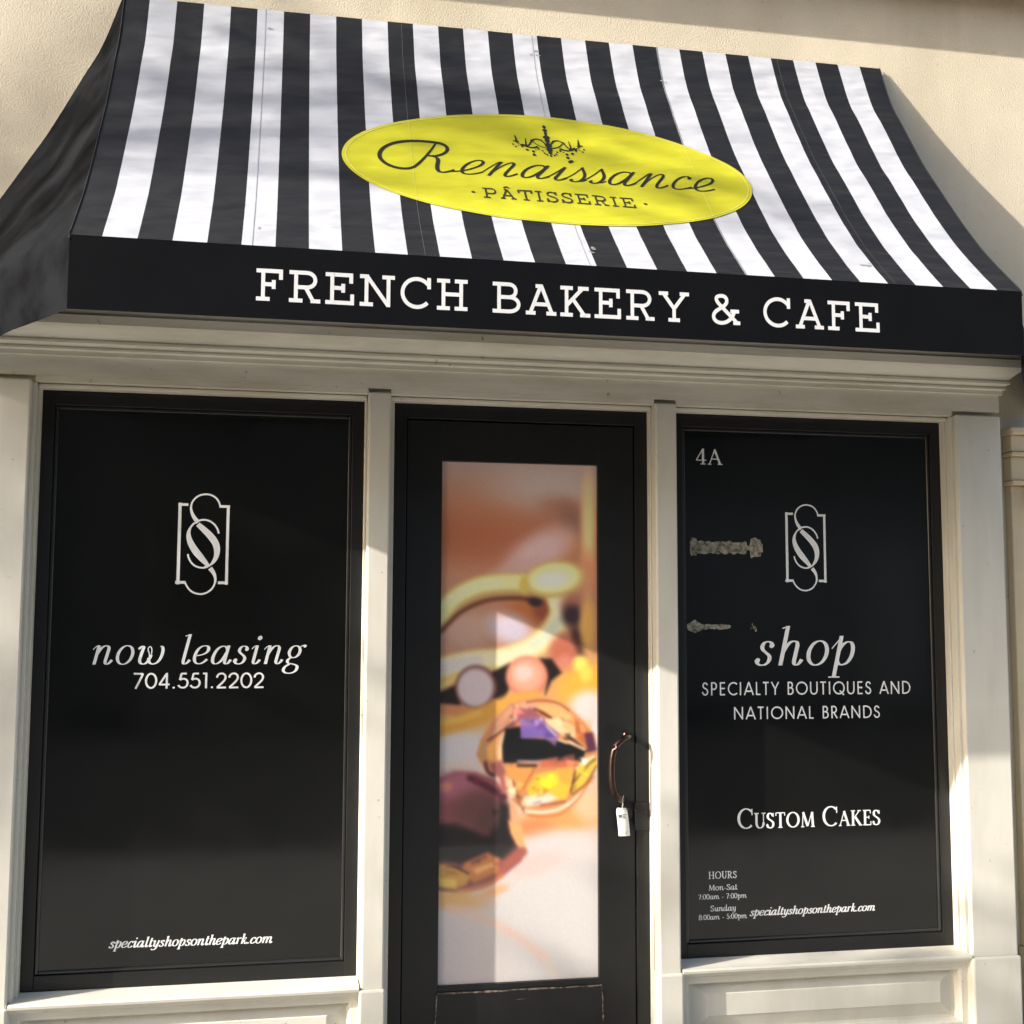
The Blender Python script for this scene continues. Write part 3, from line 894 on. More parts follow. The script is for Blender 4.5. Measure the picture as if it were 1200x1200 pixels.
# soft background
U = lambda pts: [(510+x/4.07, 535+y/4.07) for x, y in pts]        # upper half, as measured
Gm = lambda pts: [(510+x/4.8, 810+y/4.8) for x, y in pts]         # lower half
def ublob(x, y, rx, ry, col, soft=0.8, rot=0, op=1.0):
    blob(510+x/4.07, 535+y/4.07, rx/4.07, ry/4.07, col, soft, rot, op)
def gblob(x, y, rx, ry, col, soft=0.8, rot=0, op=1.0):
    blob(510+x/4.8, 810+y/4.8, rx/4.8, ry/4.8, col, soft, rot, op)
def pline(pts, w, col, soft=5, op=1.0):
    if len(pts) > 2:
        pts = [(q.x, q.y) for q in smooth_path([(x, y, 0) for x, y in pts], 5)]
    band('M '+' L '.join('%.3f %.3f' % p for p in pts), w, col, soft, op)
def uline(pts, w, col, soft=6, op=1.0):
    pline(U(pts), w/4.07, col, soft, op)
def gline(pts, w, col, soft=2.5, op=1.0):
    pline(Gm(pts), w/4.8, col, soft, op)
stops = [(541, (152, 130, 126)), (565, (156, 120, 106)), (590, (158, 108, 84)), (630, (152, 92, 66)), (680, (166, 116, 92)), (740, (176, 130, 105)),
         (800, (200, 145, 95)), (850, (210, 160, 95)), (880, (208, 196, 192)), (960, (218, 180, 150)), (1010, (210, 204, 200)), (1153, (206, 200, 196))]
for ch in range(3):
    IMG[..., ch] = np.interp(PYY, [s_[0] for s_ in stops], [s_[1][ch] for s_ in stops])
ublob(560, 130, 260, 110, (164, 146, 142), 1.6, 0)
ublob(180, 400, 240, 110, (150, 88, 62), 1.5, 8, .8)
ublob(640, 270, 130, 70, (146, 100, 80), 1.5, 20)
ublob(665, 330, 50, 100, (120, 84, 74), 1.6, -15, .8)
ublob(640, 430, 80, 70, (168, 112, 78), 1.4)
ublob(745, 330, 34, 230, (206, 176, 122), 1.5)
ublob(735, 560, 40, 90, (190, 126, 92), 1.5)
ublob(500, 460, 170, 84, (184, 152, 152), 1.3, -32)
ublob(380, 560, 150, 50, (176, 140, 132), 1.4, -22, .8)
# inside of the ring
ublob(230, 850, 240, 150, (166, 118, 94), 0.8)
ublob(150, 850, 130, 90, (176, 142, 126), 1.2)
ublob(440, 770, 130, 90, (168, 98, 58), 1.1, -15)
ublob(360, 840, 110, 70, (184, 170, 182), 1.2, 22)
ublob(520, 740, 50, 60, (130, 70, 48), 1.2)
# ring
uline([(10, 800), (90, 700), (200, 640), (320, 620), (430, 620)], 104, (170, 140, 78), 9)
uline([(10, 790), (90, 694), (200, 634), (320, 614), (420, 612)], 76, (200, 194, 138), 9)
uline([(60, 710), (180, 640), (320, 616)], 34, (196, 196, 160), 9, .8)
uline([(30, 850), (120, 760), (240, 704), (360, 690), (440, 694)], 20, (92, 52, 38), 6)
ublob(480, 706, 36, 24, (46, 34, 42), 0.9, 10)
uline([(590, 680), (605, 760), (560, 850), (470, 930), (330, 985), (180, 1000), (10, 1040)], 112, (206, 180, 116), 9)
uline([(585, 690), (600, 770), (555, 855), (465, 930), (325, 980), (180, 992), (10, 1030)], 78, (216, 206, 168), 9)
uline([(590, 800), (540, 870), (470, 915)], 40, (192, 198, 176), 8, .8)
uline([(200, 1000), (100, 1010), (10, 1040)], 60, (198, 190, 186), 9, .9)
uline([(20, 1120), (120, 1070), (170, 1040)], 22, (214, 200, 128), 7, .8)
ublob(575, 596, 148, 92, (176, 150, 84), 0.45, -8)
ublob(572, 592, 128, 72, (208, 203, 148), 0.6, -8)
ublob(562, 600, 78, 36, (196, 204, 186), 1.1, -8)
ublob(425, 625, 22, 42, (186, 164, 80), 1.1)
# right hand links
ublob(665, 720, 60, 50, (150, 96, 80), 1.2)
ublob(662, 775, 50, 52, (54, 38, 44), 1.2)
ublob(690, 905, 34, 80, (70, 42, 36), 1.2, -12)
ublob(738, 820, 36, 130, (206, 156, 82), 1.2)
ublob(618, 955, 66, 84, (176, 98, 76), 0.9, -10)
ublob(625, 1010, 40, 40, (196, 120, 100), 1.2)
ublob(720, 1110, 130, 90, (222, 164, 62), 1.1, -20)
ublob(702, 1010, 34, 36, (234, 206, 98), 1.1)
ublob(730, 1060, 30, 40, (236, 196, 84), 1.3)
# dark row with two round stones
poly(U([(270, 1050), (360, 1005), (365, 1110), (320, 1200), (270, 1170)]), (28, 20, 20), 6)
poly(U([(500, 985), (560, 985), (610, 1055), (560, 1095), (530, 1160), (535, 1060)]), (34, 22, 22), 6)
poly(U([(10, 1150), (110, 1105), (125, 1210), (10, 1215)]), (34, 28, 26), 6)
ublob(195, 1122, 100, 106, (112, 66, 62), 0.22)
ublob(193, 1124, 86, 92, (198, 180, 184), 0.35)
ublob(440, 1072, 102, 100, (196, 116, 92), 0.25)
ublob(438, 1068, 84, 82, (222, 154, 126), 0.6)
ublob(425, 1055, 44, 40, (228, 182, 170), 1.1)
gline([(0, 120), (90, 130), (200, 150)], 60, (196, 130, 90), 6)
gline([(0, 245), (120, 215), (250, 165), (420, 95), (560, 70)], 92, (210, 152, 70), 9)
gline([(0, 215), (120, 190), (250, 150)], 30, (222, 180, 90), 8, .7)
gblob(140, 345, 170, 80, (204, 194, 194), 0.9, -8)
gblob(880, 120, 110, 90, (214, 202, 196), 1.0)
gblob(930, 250, 40, 80, (216, 206, 208), 1.0)
# orange glow on the cloth under the stones
gblob(720, 760, 240, 84, (228, 160, 96), 1.0, -8)
gblob(560, 800, 110, 50, (214, 140, 90), 1.1, 0)
gblob(880, 680, 90, 90, (236, 190, 150), 1.2)
gblob(720, 930, 230, 110, (212, 202, 198), 0.9)
gblob(560, 1010, 160, 60, (222, 188, 176), 1.2, -15, .7)
# first stone
poly(Gm([(470, 80), (600, 62), (740, 105), (845, 200), (912, 280), (926, 400), (890, 540), (790, 665), (660, 732), (520, 735), (440, 610), (380, 525), (290, 485), (234, 385), (258, 300), (330, 190), (410, 108)]), (206, 138, 88), 3)
poly(Gm([(430, 92), (470, 120), (400, 250), (300, 310), (332, 200)]), (188, 124, 98), 3)
poly(Gm([(340, 205), (430, 110), (440, 140), (380, 240), (320, 280)]), (206, 148, 116), 5)
gline([(466, 108), (432, 200), (330, 275)], 9, (242, 212, 182))
gline([(455, 190), (380, 250), (280, 320)], 12, (104, 52, 40))
poly(Gm([(240, 385), (272, 300), (300, 310), (290, 380), (300, 470)]), (190, 140, 92), 3)
poly(Gm([(290, 340), (392, 252), (402, 285), (330, 425), (296, 400)]), (228, 164, 108), 3)
poly(Gm([(305, 340), (335, 320), (332, 410), (308, 405)]), (242, 176, 84), 3)
gline([(392, 268), (372, 340), (364, 405)], 16, (234, 206, 168))
gline([(286, 430), (300, 480), (335, 505)], 18, (84, 38, 52), 4)
poly(Gm([(310, 440), (370, 420), (400, 480), (380, 520), (330, 490)]), (150, 88, 84), 4)
poly(Gm([(478, 125), (560, 135), (612, 182), (484, 192), (440, 232), (408, 242), (450, 180)]), (152, 86, 96), 4)
poly(Gm([(480, 88), (570, 96), (600, 140), (555, 132), (482, 122)]), (214, 150, 128), 3)
poly(Gm([(570, 98), (725, 108), (795, 205), (705, 182), (640, 170), (600, 140)]), (226, 168, 108), 3)
gline([(520, 92), (600, 82), (690, 96), (760, 140)], 10, (150, 80, 62))
gline([(560, 130), (610, 150), (650, 178)], 12, (92, 44, 34))
poly(Gm([(798, 190), (852, 232), (902, 300), (862, 345), (800, 292)]), (182, 102, 62), 3)
poly(Gm([(820, 210), (850, 236), (870, 280), (830, 262)]), (222, 150, 96), 3)
poly(Gm([(850, 270), (898, 268), (924, 370), (872, 385)]), (88, 46, 66), 3)
poly(Gm([(398, 242), (480, 228), (500, 295), (700, 308), (862, 372), (832, 435), (780, 424), (700, 412), (580, 422), (480, 434), (386, 434), (380, 335)]), (20, 20, 21), 3)
poly(Gm([(618, 200), (700, 270), (700, 308), (618, 300)]), (96, 72, 142), 3)
poly(Gm([(484, 186), (616, 184), (622, 296), (484, 296)]), (122, 94, 164), 2.5)
poly(Gm([(484, 186), (616, 184), (616, 220), (484, 226)]), (144, 110, 168), 5)
poly(Gm([(618, 190), (700, 180), (792, 232), (802, 295), (752, 292), (692, 262), (642, 222)]), (222, 196, 152), 3)
poly(Gm([(700, 185), (790, 235), (796, 285), (740, 250)]), (226, 176, 120), 4)
gline([(600, 186), (626, 222), (690, 285)], 10, (228, 196, 190))
gline([(600, 152), (660, 182)], 10, (82, 40, 32))
gline([(745, 280), (800, 322), (862, 372)], 14, (36, 22, 24))
gline([(700, 308), (748, 326)], 11, (232, 206, 170))
gline([(760, 316), (852, 366)], 14, (238, 202, 160))
poly(Gm([(590, 425), (790, 408), (802, 462), (600, 462)]), (202, 108, 78), 4)
poly(Gm([(640, 412), (790, 392), (796, 424), (650, 432)]), (120, 70, 62), 5)
gline([(470, 424), (560, 428), (600, 432)], 12, (162, 140, 156))
poly(Gm([(398, 458), (560, 464), (522, 562), (470, 605), (430, 525)]), (224, 150, 78), 4)
gline([(470, 450), (572, 452)], 14, (38, 28, 28))
gline([(565, 462), (520, 540), (500, 580)], 7, (164, 92, 44))
poly(Gm([(570, 505), (640, 488), (782, 468), (772, 585), (742, 645), (540, 645), (520, 582)]), (234, 186, 62), 4)
poly(Gm([(590, 520), (690, 508), (700, 560), (600, 600)]), (240, 214, 52), 7)
poly(Gm([(690, 480), (775, 470), (768, 560), (720, 560)]), (232, 164, 70), 6)
poly(Gm([(488, 630), (640, 606), (700, 640), (640, 665), (520, 684)]), (226, 214, 188), 5)
gline([(560, 665), (600, 655)], 9, (150, 140, 160))
gline([(600, 676), (680, 668), (740, 660)], 10, (150, 80, 60))
poly(Gm([(800, 470), (918, 400), (922, 450), (852, 565), (780, 612)]), (220, 188, 70), 3)
gline([(815, 470), (850, 430), (905, 408)], 15, (236, 216, 180))
gline([(785, 556), (870, 456), (915, 420)], 9, (92, 52, 30))
gline([(772, 605), (800, 485)], 9, (74, 38, 34))
gline([(780, 618), (860, 560), (922, 460)], 7, (104, 56, 34))
gline([(500, 706), (640, 714), (760, 672), (880, 570)], 20, (246, 216, 184))
gline([(540, 734), (690, 736), (800, 660), (905, 520)], 11, (202, 112, 64))
gline([(440, 530), (470, 620), (505, 712)], 9, (112, 62, 50))
poly(Gm([(395, 512), (438, 530), (446, 625), (400, 610)]), (236, 198, 156), 4)
# second stone
poly(Gm([(0, 525), (110, 476), (230, 482), (340, 522), (402, 605), (432, 760), (472, 905), (502, 925), (490, 985), (400, 1055), (330, 1095), (130, 1145), (0, 1128)]), (138, 78, 80), 6)
gblob(130, 560, 130, 80, (166, 98, 112), 1.1)
gblob(66, 560, 34, 28, (206, 128, 106), 1.0)
gblob(250, 690, 140, 110, (106, 68, 66), 1.1)
gline([(200, 515), (290, 560), (390, 625)], 34, (78, 34, 48), 6)
gline([(380, 520), (395, 590)], 26, (176, 90, 90), 5)
poly(Gm([(0, 765), (120, 770), (220, 805), (300, 830), (370, 640), (420, 680), (422, 790), (462, 900), (380, 975), (300, 935), (170, 992), (0, 965)]), (34, 30, 29), 12)
gblob(300, 740, 60, 90, (92, 62, 58), 1.2, 15)
poly(Gm([(416, 755), (492, 790), (516, 925), (462, 890), (430, 830)]), (236, 168, 108), 4)
poly(Gm([(424, 640), (450, 660), (490, 780), (430, 760)]), (222, 164, 118), 5)
gline([(370, 1030), (440, 980), (495, 935)], 56, (166, 88, 72), 6)
poly(Gm([(170, 985), (300, 932), (372, 972), (352, 1045), (230, 1095), (150, 1050)]), (198, 124, 72), 6)
poly(Gm([(215, 1020), (330, 985), (340, 1010), (240, 1050)]), (236, 168, 104), 4)
poly(Gm([(200, 975), (290, 940), (300, 960), (215, 1000)]), (150, 84, 60), 4)
poly(Gm([(20, 985), (90, 990), (205, 1050), (185, 1105), (120, 1125), (20, 1105)]), (204, 150, 72), 4)
poly(Gm([(32, 1062), (132, 1076), (126, 1122), (38, 1112)]), (226, 184, 90), 3)
poly(Gm([(60, 1015), (120, 1025), (150, 1050), (70, 1048)]), (176, 124, 60), 3)
gline([(90, 1000), (130, 1010), (195, 1045)], 10, (70, 38, 24))
gline([(0, 1118), (70, 1132), (140, 1142)], 13, (52, 28, 20))
gline([(140, 1145), (300, 1110), (380, 1060)], 24, (190, 110, 70), 6)
# pale cloth below
gblob(110, 1190, 190, 56, (220, 164, 96), 1.1, 6)
gblob(330, 1150, 90, 30, (224, 170, 130), 1.2, -18)
blob(545, 1120, 50, 50, (200, 188, 184), 1.3)
band('M 530 1066 C 570 1078 600 1092 640 1128', 9, (224, 184, 164), 12, 0.7)
band('M 640 1128 L 652 1150', 6, (228, 204, 184), 10, 0.5)
# broken facets and glints inside the stones, then the softness of a photograph
frnd = random.Random(4)
for k in range(60):
    if k < 52:
        ang, rr = frnd.uniform(0, 6.283), math.sqrt(frnd.uniform(0.12, 1))
        cx, cy = 629+62*rr*math.cos(ang), 893+58*rr*math.sin(ang)
    else:
        ang, rr = frnd.uniform(0, 6.283), math.sqrt(frnd.uniform(0.2, 1))
        cx, cy = 553+52*rr*math.cos(ang), 976+62*rr*math.sin(ang)
    if not (517 < cx < 702):
        continue
    iy = int(min(max((cy-541)/612*(NH-1), 0), NH-1))
    ix = int(min(max((cx-516)/187*(NW-1), 0), NW-1))
    base = IMG[iy, ix].copy()
    g = frnd.uniform(0.55, 1.0) if frnd.random() < 0.6 else frnd.uniform(1.05, 1.4)
    r_ = frnd.uniform(3, 9)
    a0 = frnd.uniform(0, 6.283)
    poly([(cx+r_*frnd.uniform(.5, 1.4)*math.cos(a0+q*2.1), cy+r_*frnd.uniform(.4, 1.1)*math.sin(a0+q*2.1)) for q in range(3)],
         np.clip(base*g+np.array([frnd.uniform(-8, 14), frnd.uniform(-6, 6), frnd.uniform(-8, 10)]), 0, 250), 3.0, 0.75)
def soften(a, n):
    for _ in range(n):
        p_ = np.pad(a, ((1, 1), (1, 1), (0, 0)), mode='edge')
        a = (p_[:-2, 1:-1]+p_[2:, 1:-1]+p_[1:-1, :-2]+p_[1:-1, 2:]+4*p_[1:-1, 1:-1])/8
    return a
IMG = soften(IMG, 4)
# print grain
rng = np.random.default_rng(3)
IMG = IMG*(1+0.018*rng.standard_normal((NH, NW, 1))*0.5)
LIN = np.clip(IMG/255.0, 0, 1)
LIN = np.where(LIN <= 0.04045, LIN/12.92, ((LIN+0.055)/1.055)**2.4)
LIN = np.clip(LIN*np.interp(PYY, [541, 680, 760, 900, 1153], [2.0, 1.6, 1.2, 1.0, 0.95])[..., None], 0, 0.88)  # light compensation in colour: upper print brightened against the awning's shade
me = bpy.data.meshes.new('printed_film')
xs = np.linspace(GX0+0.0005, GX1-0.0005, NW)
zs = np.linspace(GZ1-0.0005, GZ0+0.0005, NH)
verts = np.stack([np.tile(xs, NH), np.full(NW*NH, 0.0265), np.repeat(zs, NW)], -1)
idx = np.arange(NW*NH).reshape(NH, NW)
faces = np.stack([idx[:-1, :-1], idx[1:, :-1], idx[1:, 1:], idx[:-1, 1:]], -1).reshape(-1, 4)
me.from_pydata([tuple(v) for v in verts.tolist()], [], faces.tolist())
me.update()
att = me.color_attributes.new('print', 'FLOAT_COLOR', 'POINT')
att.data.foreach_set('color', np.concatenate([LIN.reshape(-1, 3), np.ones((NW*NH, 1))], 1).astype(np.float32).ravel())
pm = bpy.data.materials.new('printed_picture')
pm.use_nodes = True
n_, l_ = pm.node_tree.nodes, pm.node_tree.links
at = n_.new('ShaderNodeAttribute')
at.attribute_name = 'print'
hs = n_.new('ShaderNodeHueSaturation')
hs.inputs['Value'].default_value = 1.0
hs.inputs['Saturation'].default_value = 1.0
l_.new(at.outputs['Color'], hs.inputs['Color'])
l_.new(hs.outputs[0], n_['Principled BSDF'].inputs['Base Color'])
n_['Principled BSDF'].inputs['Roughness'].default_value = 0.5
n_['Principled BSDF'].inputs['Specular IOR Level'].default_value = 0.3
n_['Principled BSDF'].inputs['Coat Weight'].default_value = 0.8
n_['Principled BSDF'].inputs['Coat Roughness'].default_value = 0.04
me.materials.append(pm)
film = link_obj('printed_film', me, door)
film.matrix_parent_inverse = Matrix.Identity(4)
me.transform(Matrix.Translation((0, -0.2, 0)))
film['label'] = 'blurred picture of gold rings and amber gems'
# pull handle, lock and strike
bm = bmesh.new()
hp = [(a_-0.010, b_, c_) for a_, b_, c_ in [(0.424, 0.010, 1.160), (0.423, -0.022, 1.160), (0.410, -0.052, 1.159), (0.384, -0.067, 1.150), (0.357, -0.070, 1.124),
      (0.345, -0.070, 1.085), (0.342, -0.070, 1.035), (0.344, -0.070, 0.990), (0.354, -0.066, 0.952), (0.374, -0.056, 0.930), (0.394, -0.030, 0.920), (0.400, 0.010, 0.918)]]
sp_ = smooth_path(hp)
tube(bm, sp_, 0.0115, 14)
handle = build('handle', bm, M['bronze'], door, smooth=True)
for x, z in ((0.414, 1.160), (0.390, 0.918)):
    bm = bmesh.new()
    tube(bm, [(x, 0.0095, z), (x, 0.003, z), (x, 0.0, z)], [0.0150, 0.0150, 0.012], 20)
    build('rosette', bm, M['bronze'], handle)
bm = bmesh.new()
tube(bm, [(0.412, 0.0095, 0.862), (0.412, -0.004, 0.862), (0.412, -0.010, 0.862)], [0.022, 0.022, 0.016], 24)
box(bm, 0.4095, 0.4145, -0.012, -0.0095, 0.852, 0.872)
build('lock', bm, M['black_frame'], door)
bm = bmesh.new()
box(bm, 0.440, 0.4985, -0.008, -0.0005, 0.800, 0.905, 0.003)
tube(bm, [(0.476, -0.008, 0.853), (0.476, -0.014, 0.853)], [0.010, 0.008], 14)
build('strike_plate', bm, M['black_frame'], bld)

# paper tag hanging from the handle
tg = empty('paper_tag', 'small white printed tag hanging below the bronze door handle', 'tag', (0.385, -0.03, 0.895))
bm = bmesh.new()
NXT, NZT = 6, 14
V = []
for j in range(NZT+1):
    t = j/NZT
    z = 0.888-0.105*t
    row = []
    for i in range(NXT+1):
        s = i/NXT-0.5
        hw = 0.045*(1 if t > 0.1 else 0.75+2.5*t)
        row.append(bm.verts.new((0.386+s*hw+0.010*t, -0.016-0.006*math.sin(2.4*t)+0.006*s*s*4, z)))
    V.append(row)
for j in range(NZT):
    for i in range(NXT):
        bm.faces.new((V[j][i], V[j][i+1], V[j+1][i+1], V[j+1][i]))
sh = build('sheet', bm, M['paper'], tg, smooth=True)
bm = bmesh.new()
def tagpt(x, z):
    t = (0.888-z)/0.105
    s = (x-0.386-0.010*t)/0.045
    return Vector((x, -0.0172-0.006*math.sin(2.4*t)+0.006*s*s*4, z))
def tquad(x0, x1, z0, z1):
    bm.faces.new([bm.verts.new(tagpt(*p)) for p in ((x0, z0), (x1, z0), (x1, z1), (x0, z1))])
tquad(0.372, 0.384, 0.852, 0.864)
for k in range(3):
    tquad(0.387, 0.402-0.004*(k % 2), 0.862-k*0.006, 0.8645-k*0.006)
for k in range(2):
    tquad(0.376, 0.410-0.006*k, 0.798-k*0.005, 0.8005-k*0.005)
build('print', bm, M['tag_print'], tg, off=1)
bm = bmesh.new()
tube(bm, [(0.386, -0.018, 0.884), (0.381, -0.045, 0.905), (0.376, -0.066, 0.930), (0.380, -0.060, 0.941), (0.386, -0.036, 0.915), (0.388, -0.018, 0.886)], 0.0012, 6)
build('string', bm, M['paper'], tg)

# small grey box by the stone band
bm = bmesh.new()
box(bm, 2.125, 2.26, -0.085, -0.046, 2.062, 2.150, 0.004)
box(bm, 2.119, 2.266, -0.092, -0.046, 2.151, 2.166, 0.003)
jb = build('wall_box', bm, M['grey_metal'])
tag(jb, 'small grey metal box on the tan wall beside the right pilaster', 'metal box')

# ------------------------------------------------------------------ awning
awn = empty('awning', 'curved black and white striped shop awning with a yellow oval and black valance', 'awning', (0, 0, 2.7))
AX, PMAX, ZV, ZVB = 1.53, 0.938, 2.713, 2.492
PZ = [(0.012, 3.93), (0.10, 3.735), (0.19, 3.600), (0.33, 3.393), (0.42, 3.278), (0.556, 3.108), (0.645, 3.003), (0.725, 2.914), (0.83, 2.812), (PMAX, ZV)]
PROF = smooth_path([(0, -p, z) for p, z in PZ], 10)
cum = [0.0]
for a, b in zip(PROF, PROF[1:]):
    cum.append(cum[-1]+(b-a).length)
ARC = cum[-1]


def prof_at(v):
    v = min(max(v, 0), ARC)
    lo, hi = 0, len(cum)-1
    while hi-lo > 1:
        m_ = (lo+hi)//2
        if cum[m_] <= v:
            lo = m_
        else:
            hi = m_
    t = (v-cum[lo])/(cum[hi]-cum[lo])
    p = PROF[lo].lerp(PROF[hi], t)
    d = (PROF[hi]-PROF[lo]).normalized()
    return p, Vector((0, d.z, -d.y))*(1 if d.z < 0 else -1)


def p_of_z(z):
    for a, b in zip(PROF, PROF[1:]):
        if b.z <= z <= a.z:
            return -(a.y+(b.y-a.y)*(a.z-z)/(a.z-b.z))
    return PMAX if z < ZV else 0.012


def wrinkle(u, v):
    fade = min(1, v/0.15, (ARC-v)/0.12, (AX-abs(u))/0.05)
    fade = max(fade, 0)
    w = noise.noise(Vector((u*2.6+v*1.5, v*8.0-u*2.0, 1.7)))*0.0024
    w += noise.noise(Vector((u*8.0, v*16.0-u*4.5, 5.1)))*0.0010
    w += noise.noise(Vector((u*1.1, v*1.6, 8.8)))*0.002
    return w*fade


def surf(u, v, off=0.0):
    p, nrm = prof_at(v)
    return Vector((u, p.y, p.z))+nrm*(wrinkle(u, v)+off)


# striped canopy
bm = bmesh.new()
edges_u = [-AX]+[-1.44+0.0993*k for k in range(30)]+[AX]
us, mats_ = [], []
for k, (a, b) in enumerate(zip(edges_u, edges_u[1:])):
    for j in range(6):
        us.append(a+(b-a)*j/6)
        mats_.append(0 if k % 2 == 0 else 1)
us.append(AX)
NV = 120
vs_ = [ARC*j/NV for j in range(NV+1)]
G = [[bm.verts.new(surf(u, v)) for u in us] for v in vs_]
for j in range(NV):
    for i in range(len(us)-1):
        f = bm.faces.new((G[j][i], G[j+1][i], G[j+1][i+1], G[j][i+1]))
        f.material_index = mats_[i]
        f.smooth = True
build('canopy', bm, [M['canvas_black'], M['canvas_white']], awn, off=1)

# seams
for sx_ in (-1.012, -0.492, 0.028, 0.548, 1.068):
    bm = bmesh.new()
    A = [bm.verts.new(surf(sx_-0.0011, ARC*j/NV, 0.0012)) for j in range(NV+1)]
    B = [bm.verts.new(surf(sx_+0.0011, ARC*j/NV, 0.0012)) for j in range(NV+1)]
    for j in range(NV):
        bm.faces.new((A[j], A[j+1], B[j+1], B[j]))
    build('seam', bm, M['seam'] if sx_ in (-1.012, 0.028) else M['side_seam'], awn, off=1)
# scuffs near the seams
bm = bmesh.new()
for cu, cv, rr in ((-0.99, 0.11, .010), (-1.0, 1.42, .008), (0.028, 0.10, .014), (0.045, 0.12, .010), (0.07, 1.42, .014), (0.05, 1.44, .010), (1.02, 1.41, .016), (1.04, 1.40, .010), (0.55, .2, .010)):
    for k in range(3):
        a0 = random.uniform(0, 6)
        c_u, c_v = cu+random.uniform(-1, 1)*rr, cv+random.uniform(-1, 1)*rr
        bm.faces.new([bm.verts.new(surf(c_u+rr*0.8*math.cos(a)*random.uniform(.3, 1), c_v+rr*0.35*math.sin(a)*random.uniform(.4, 1), 0.0014)) for a in [a0+q*math.pi/5 for q in range(10)]])
build('scuff_mark', bm, M['stain'], awn, off=1)

# yellow oval
OU, OV, OA, OB = 0.008, 0.884, 0.742, 0.363
bm = bmesh.new()
NR, NT = 44, 160
ring0 = [bm.verts.new(surf(OU, OV, 0.0022))]
prev = None
for i in range(1, NR+1):
    q = i/NR
    ring = [bm.verts.new(surf(OU+OA*q*math.cos(2*math.pi*k/NT), OV+OB*q*math.sin(2*math.pi*k/NT), 0.0022)) for k in range(NT)]
    for k in range(NT):
        if prev is None:
            bm.faces.new((ring0[0], ring[k], ring[(k+1) % NT]))
        else:
            bm.faces.new((prev[k], ring[k], ring[(k+1) % NT], prev[(k+1) % NT]))
    prev = ring
for f in bm.faces:
    f.smooth = True
oval = build('oval_emblem', bm, M['yellow'], awn, off=1)
bm = bmesh.new()
bp = [(OU+(OA-0.014)*math.cos(2*math.pi*k/160), OV+(OB-0.012)*math.sin(2*math.pi*k/160)) for k in range(161)]
place_polys(bm, [('s', stroke_poly(bp, lambda a, t: 0.004))], lambda x, y, o: surf(x, y, o), base=0.0032)
build('border_line', bm, M['yellow_light'], oval, off=1)
for u_ in (-0.492, 0.548):
    bm = bmesh.new()
    hh = OB*math.sqrt(1-((u_-OU)/OA)**2)
    A = [bm.verts.new(surf(u_-0.001, OV-hh+2*hh*j/40, 0.0032)) for j in range(41)]
    B = [bm.verts.new(surf(u_+0.001, OV-hh+2*hh*j/40, 0.0032)) for j in range(41)]
    for j in range(40):
        bm.faces.new((A[j], A[j+1], B[j+1], B[j]))
    build('seam', bm, M['yellow_light'], oval, off=1)


def on_oval(name, polys, x0, x1, basev, unit, m, label):
    a, b, _, _ = polys_bounds(polys)
    k = (x1-x0)/(b-a)
    bm = bmesh.new()
    place_polys(bm, polys, lambda x, y, o: surf(x0+(x-a)*k, basev-y*unit, o), base=0.0034)
    o = build(name, bm, m, oval, off=1)
    o['label'] = label


# script word: capital R drawn in x-height units, then the joined hand
rcap = ['c M .95 .10 C .55 -.18 -.10 -.08 -.62 .10 C -1.30 .38 -1.36 1.0 -.84 1.42 C -.40 1.76 .25 1.98 .80 1.94 C 1.12 1.92 1.20 1.50 .74 1.26 C .52 1.16 .30 1.14 .06 1.18',
        'k M .20 1.92 C .0 1.5 -.12 .9 -.18 .5 C -.26 .12 -.52 .02 -.80 .16',
        'c M .52 1.18 C .78 1.1 .86 .92 .78 .6 L .74 .30 Q .72 .0 .94 .02 Q 1.1 .04 1.35 .22']
rcap = ['k M .46 1.96 C .30 1.50 .05 .80 -.30 .30 C -.55 -.02 -1.10 .02 -1.45 .30 C -2.05 .80 -1.75 1.55 -1.10 1.85 C -.55 2.08 .10 2.06 .52 2.0 C 1.02 1.92 1.12 1.42 .62 1.14 C .44 1.04 .28 1.04 .10 1.08',
        'c M .34 1.04 C .62 1.0 .62 .78 .58 .52 C .56 .2 .62 .0 .82 .02 Q 1.02 .06 1.28 .24']
xs_ = [('R', rcap, 1.55, 0.0)]
SL = 0.55
polys = []
def add_gl(strokes, x, sl, th, tn):
    for kind, d in glyph_polys(strokes, th, tn):
        f = lambda p: (x+p[0]+sl*p[1], p[1])
        polys.append((kind, [f(p) for p in d]) if kind == 'f' else (kind, tuple([f(p) for p in side] for side in d)))
add_gl(rcap, 0.0, 0.12, 0.17, 0.075)
xx_ = 1.42
for ch in 'enaissance':
    adv, st = SCRIPT[ch]
    add_gl(st, xx_, SL, 0.135, 0.065)
    xx_ += adv
on_oval('lettering', polys, -0.612, 0.612, 0.958, 0.098, M['ink'], 'flowing script word on the yellow oval')
pt = set_text('PÂTISSERIE', SLAB, 0.125, 0.08, 0, 0.10)
on_oval('lettering', pt, -0.262, 0.272, 1.108, 0.068, M['ink_soft'], 'small slab capitals under the script word')
on_oval('lettering', [('f', [(0.1*math.cos(a), .5+.1*math.sin(a)) for a in [q*math.pi/8 for q in range(16)]]),
                      ('f', [(9.0+0.1*math.cos(a), .5+.1*math.sin(a)) for a in [q*math.pi/8 for q in range(16)]])], -0.302, 0.318, 1.108, 0.068, M['ink_soft'], 'two dots beside the slab capitals')
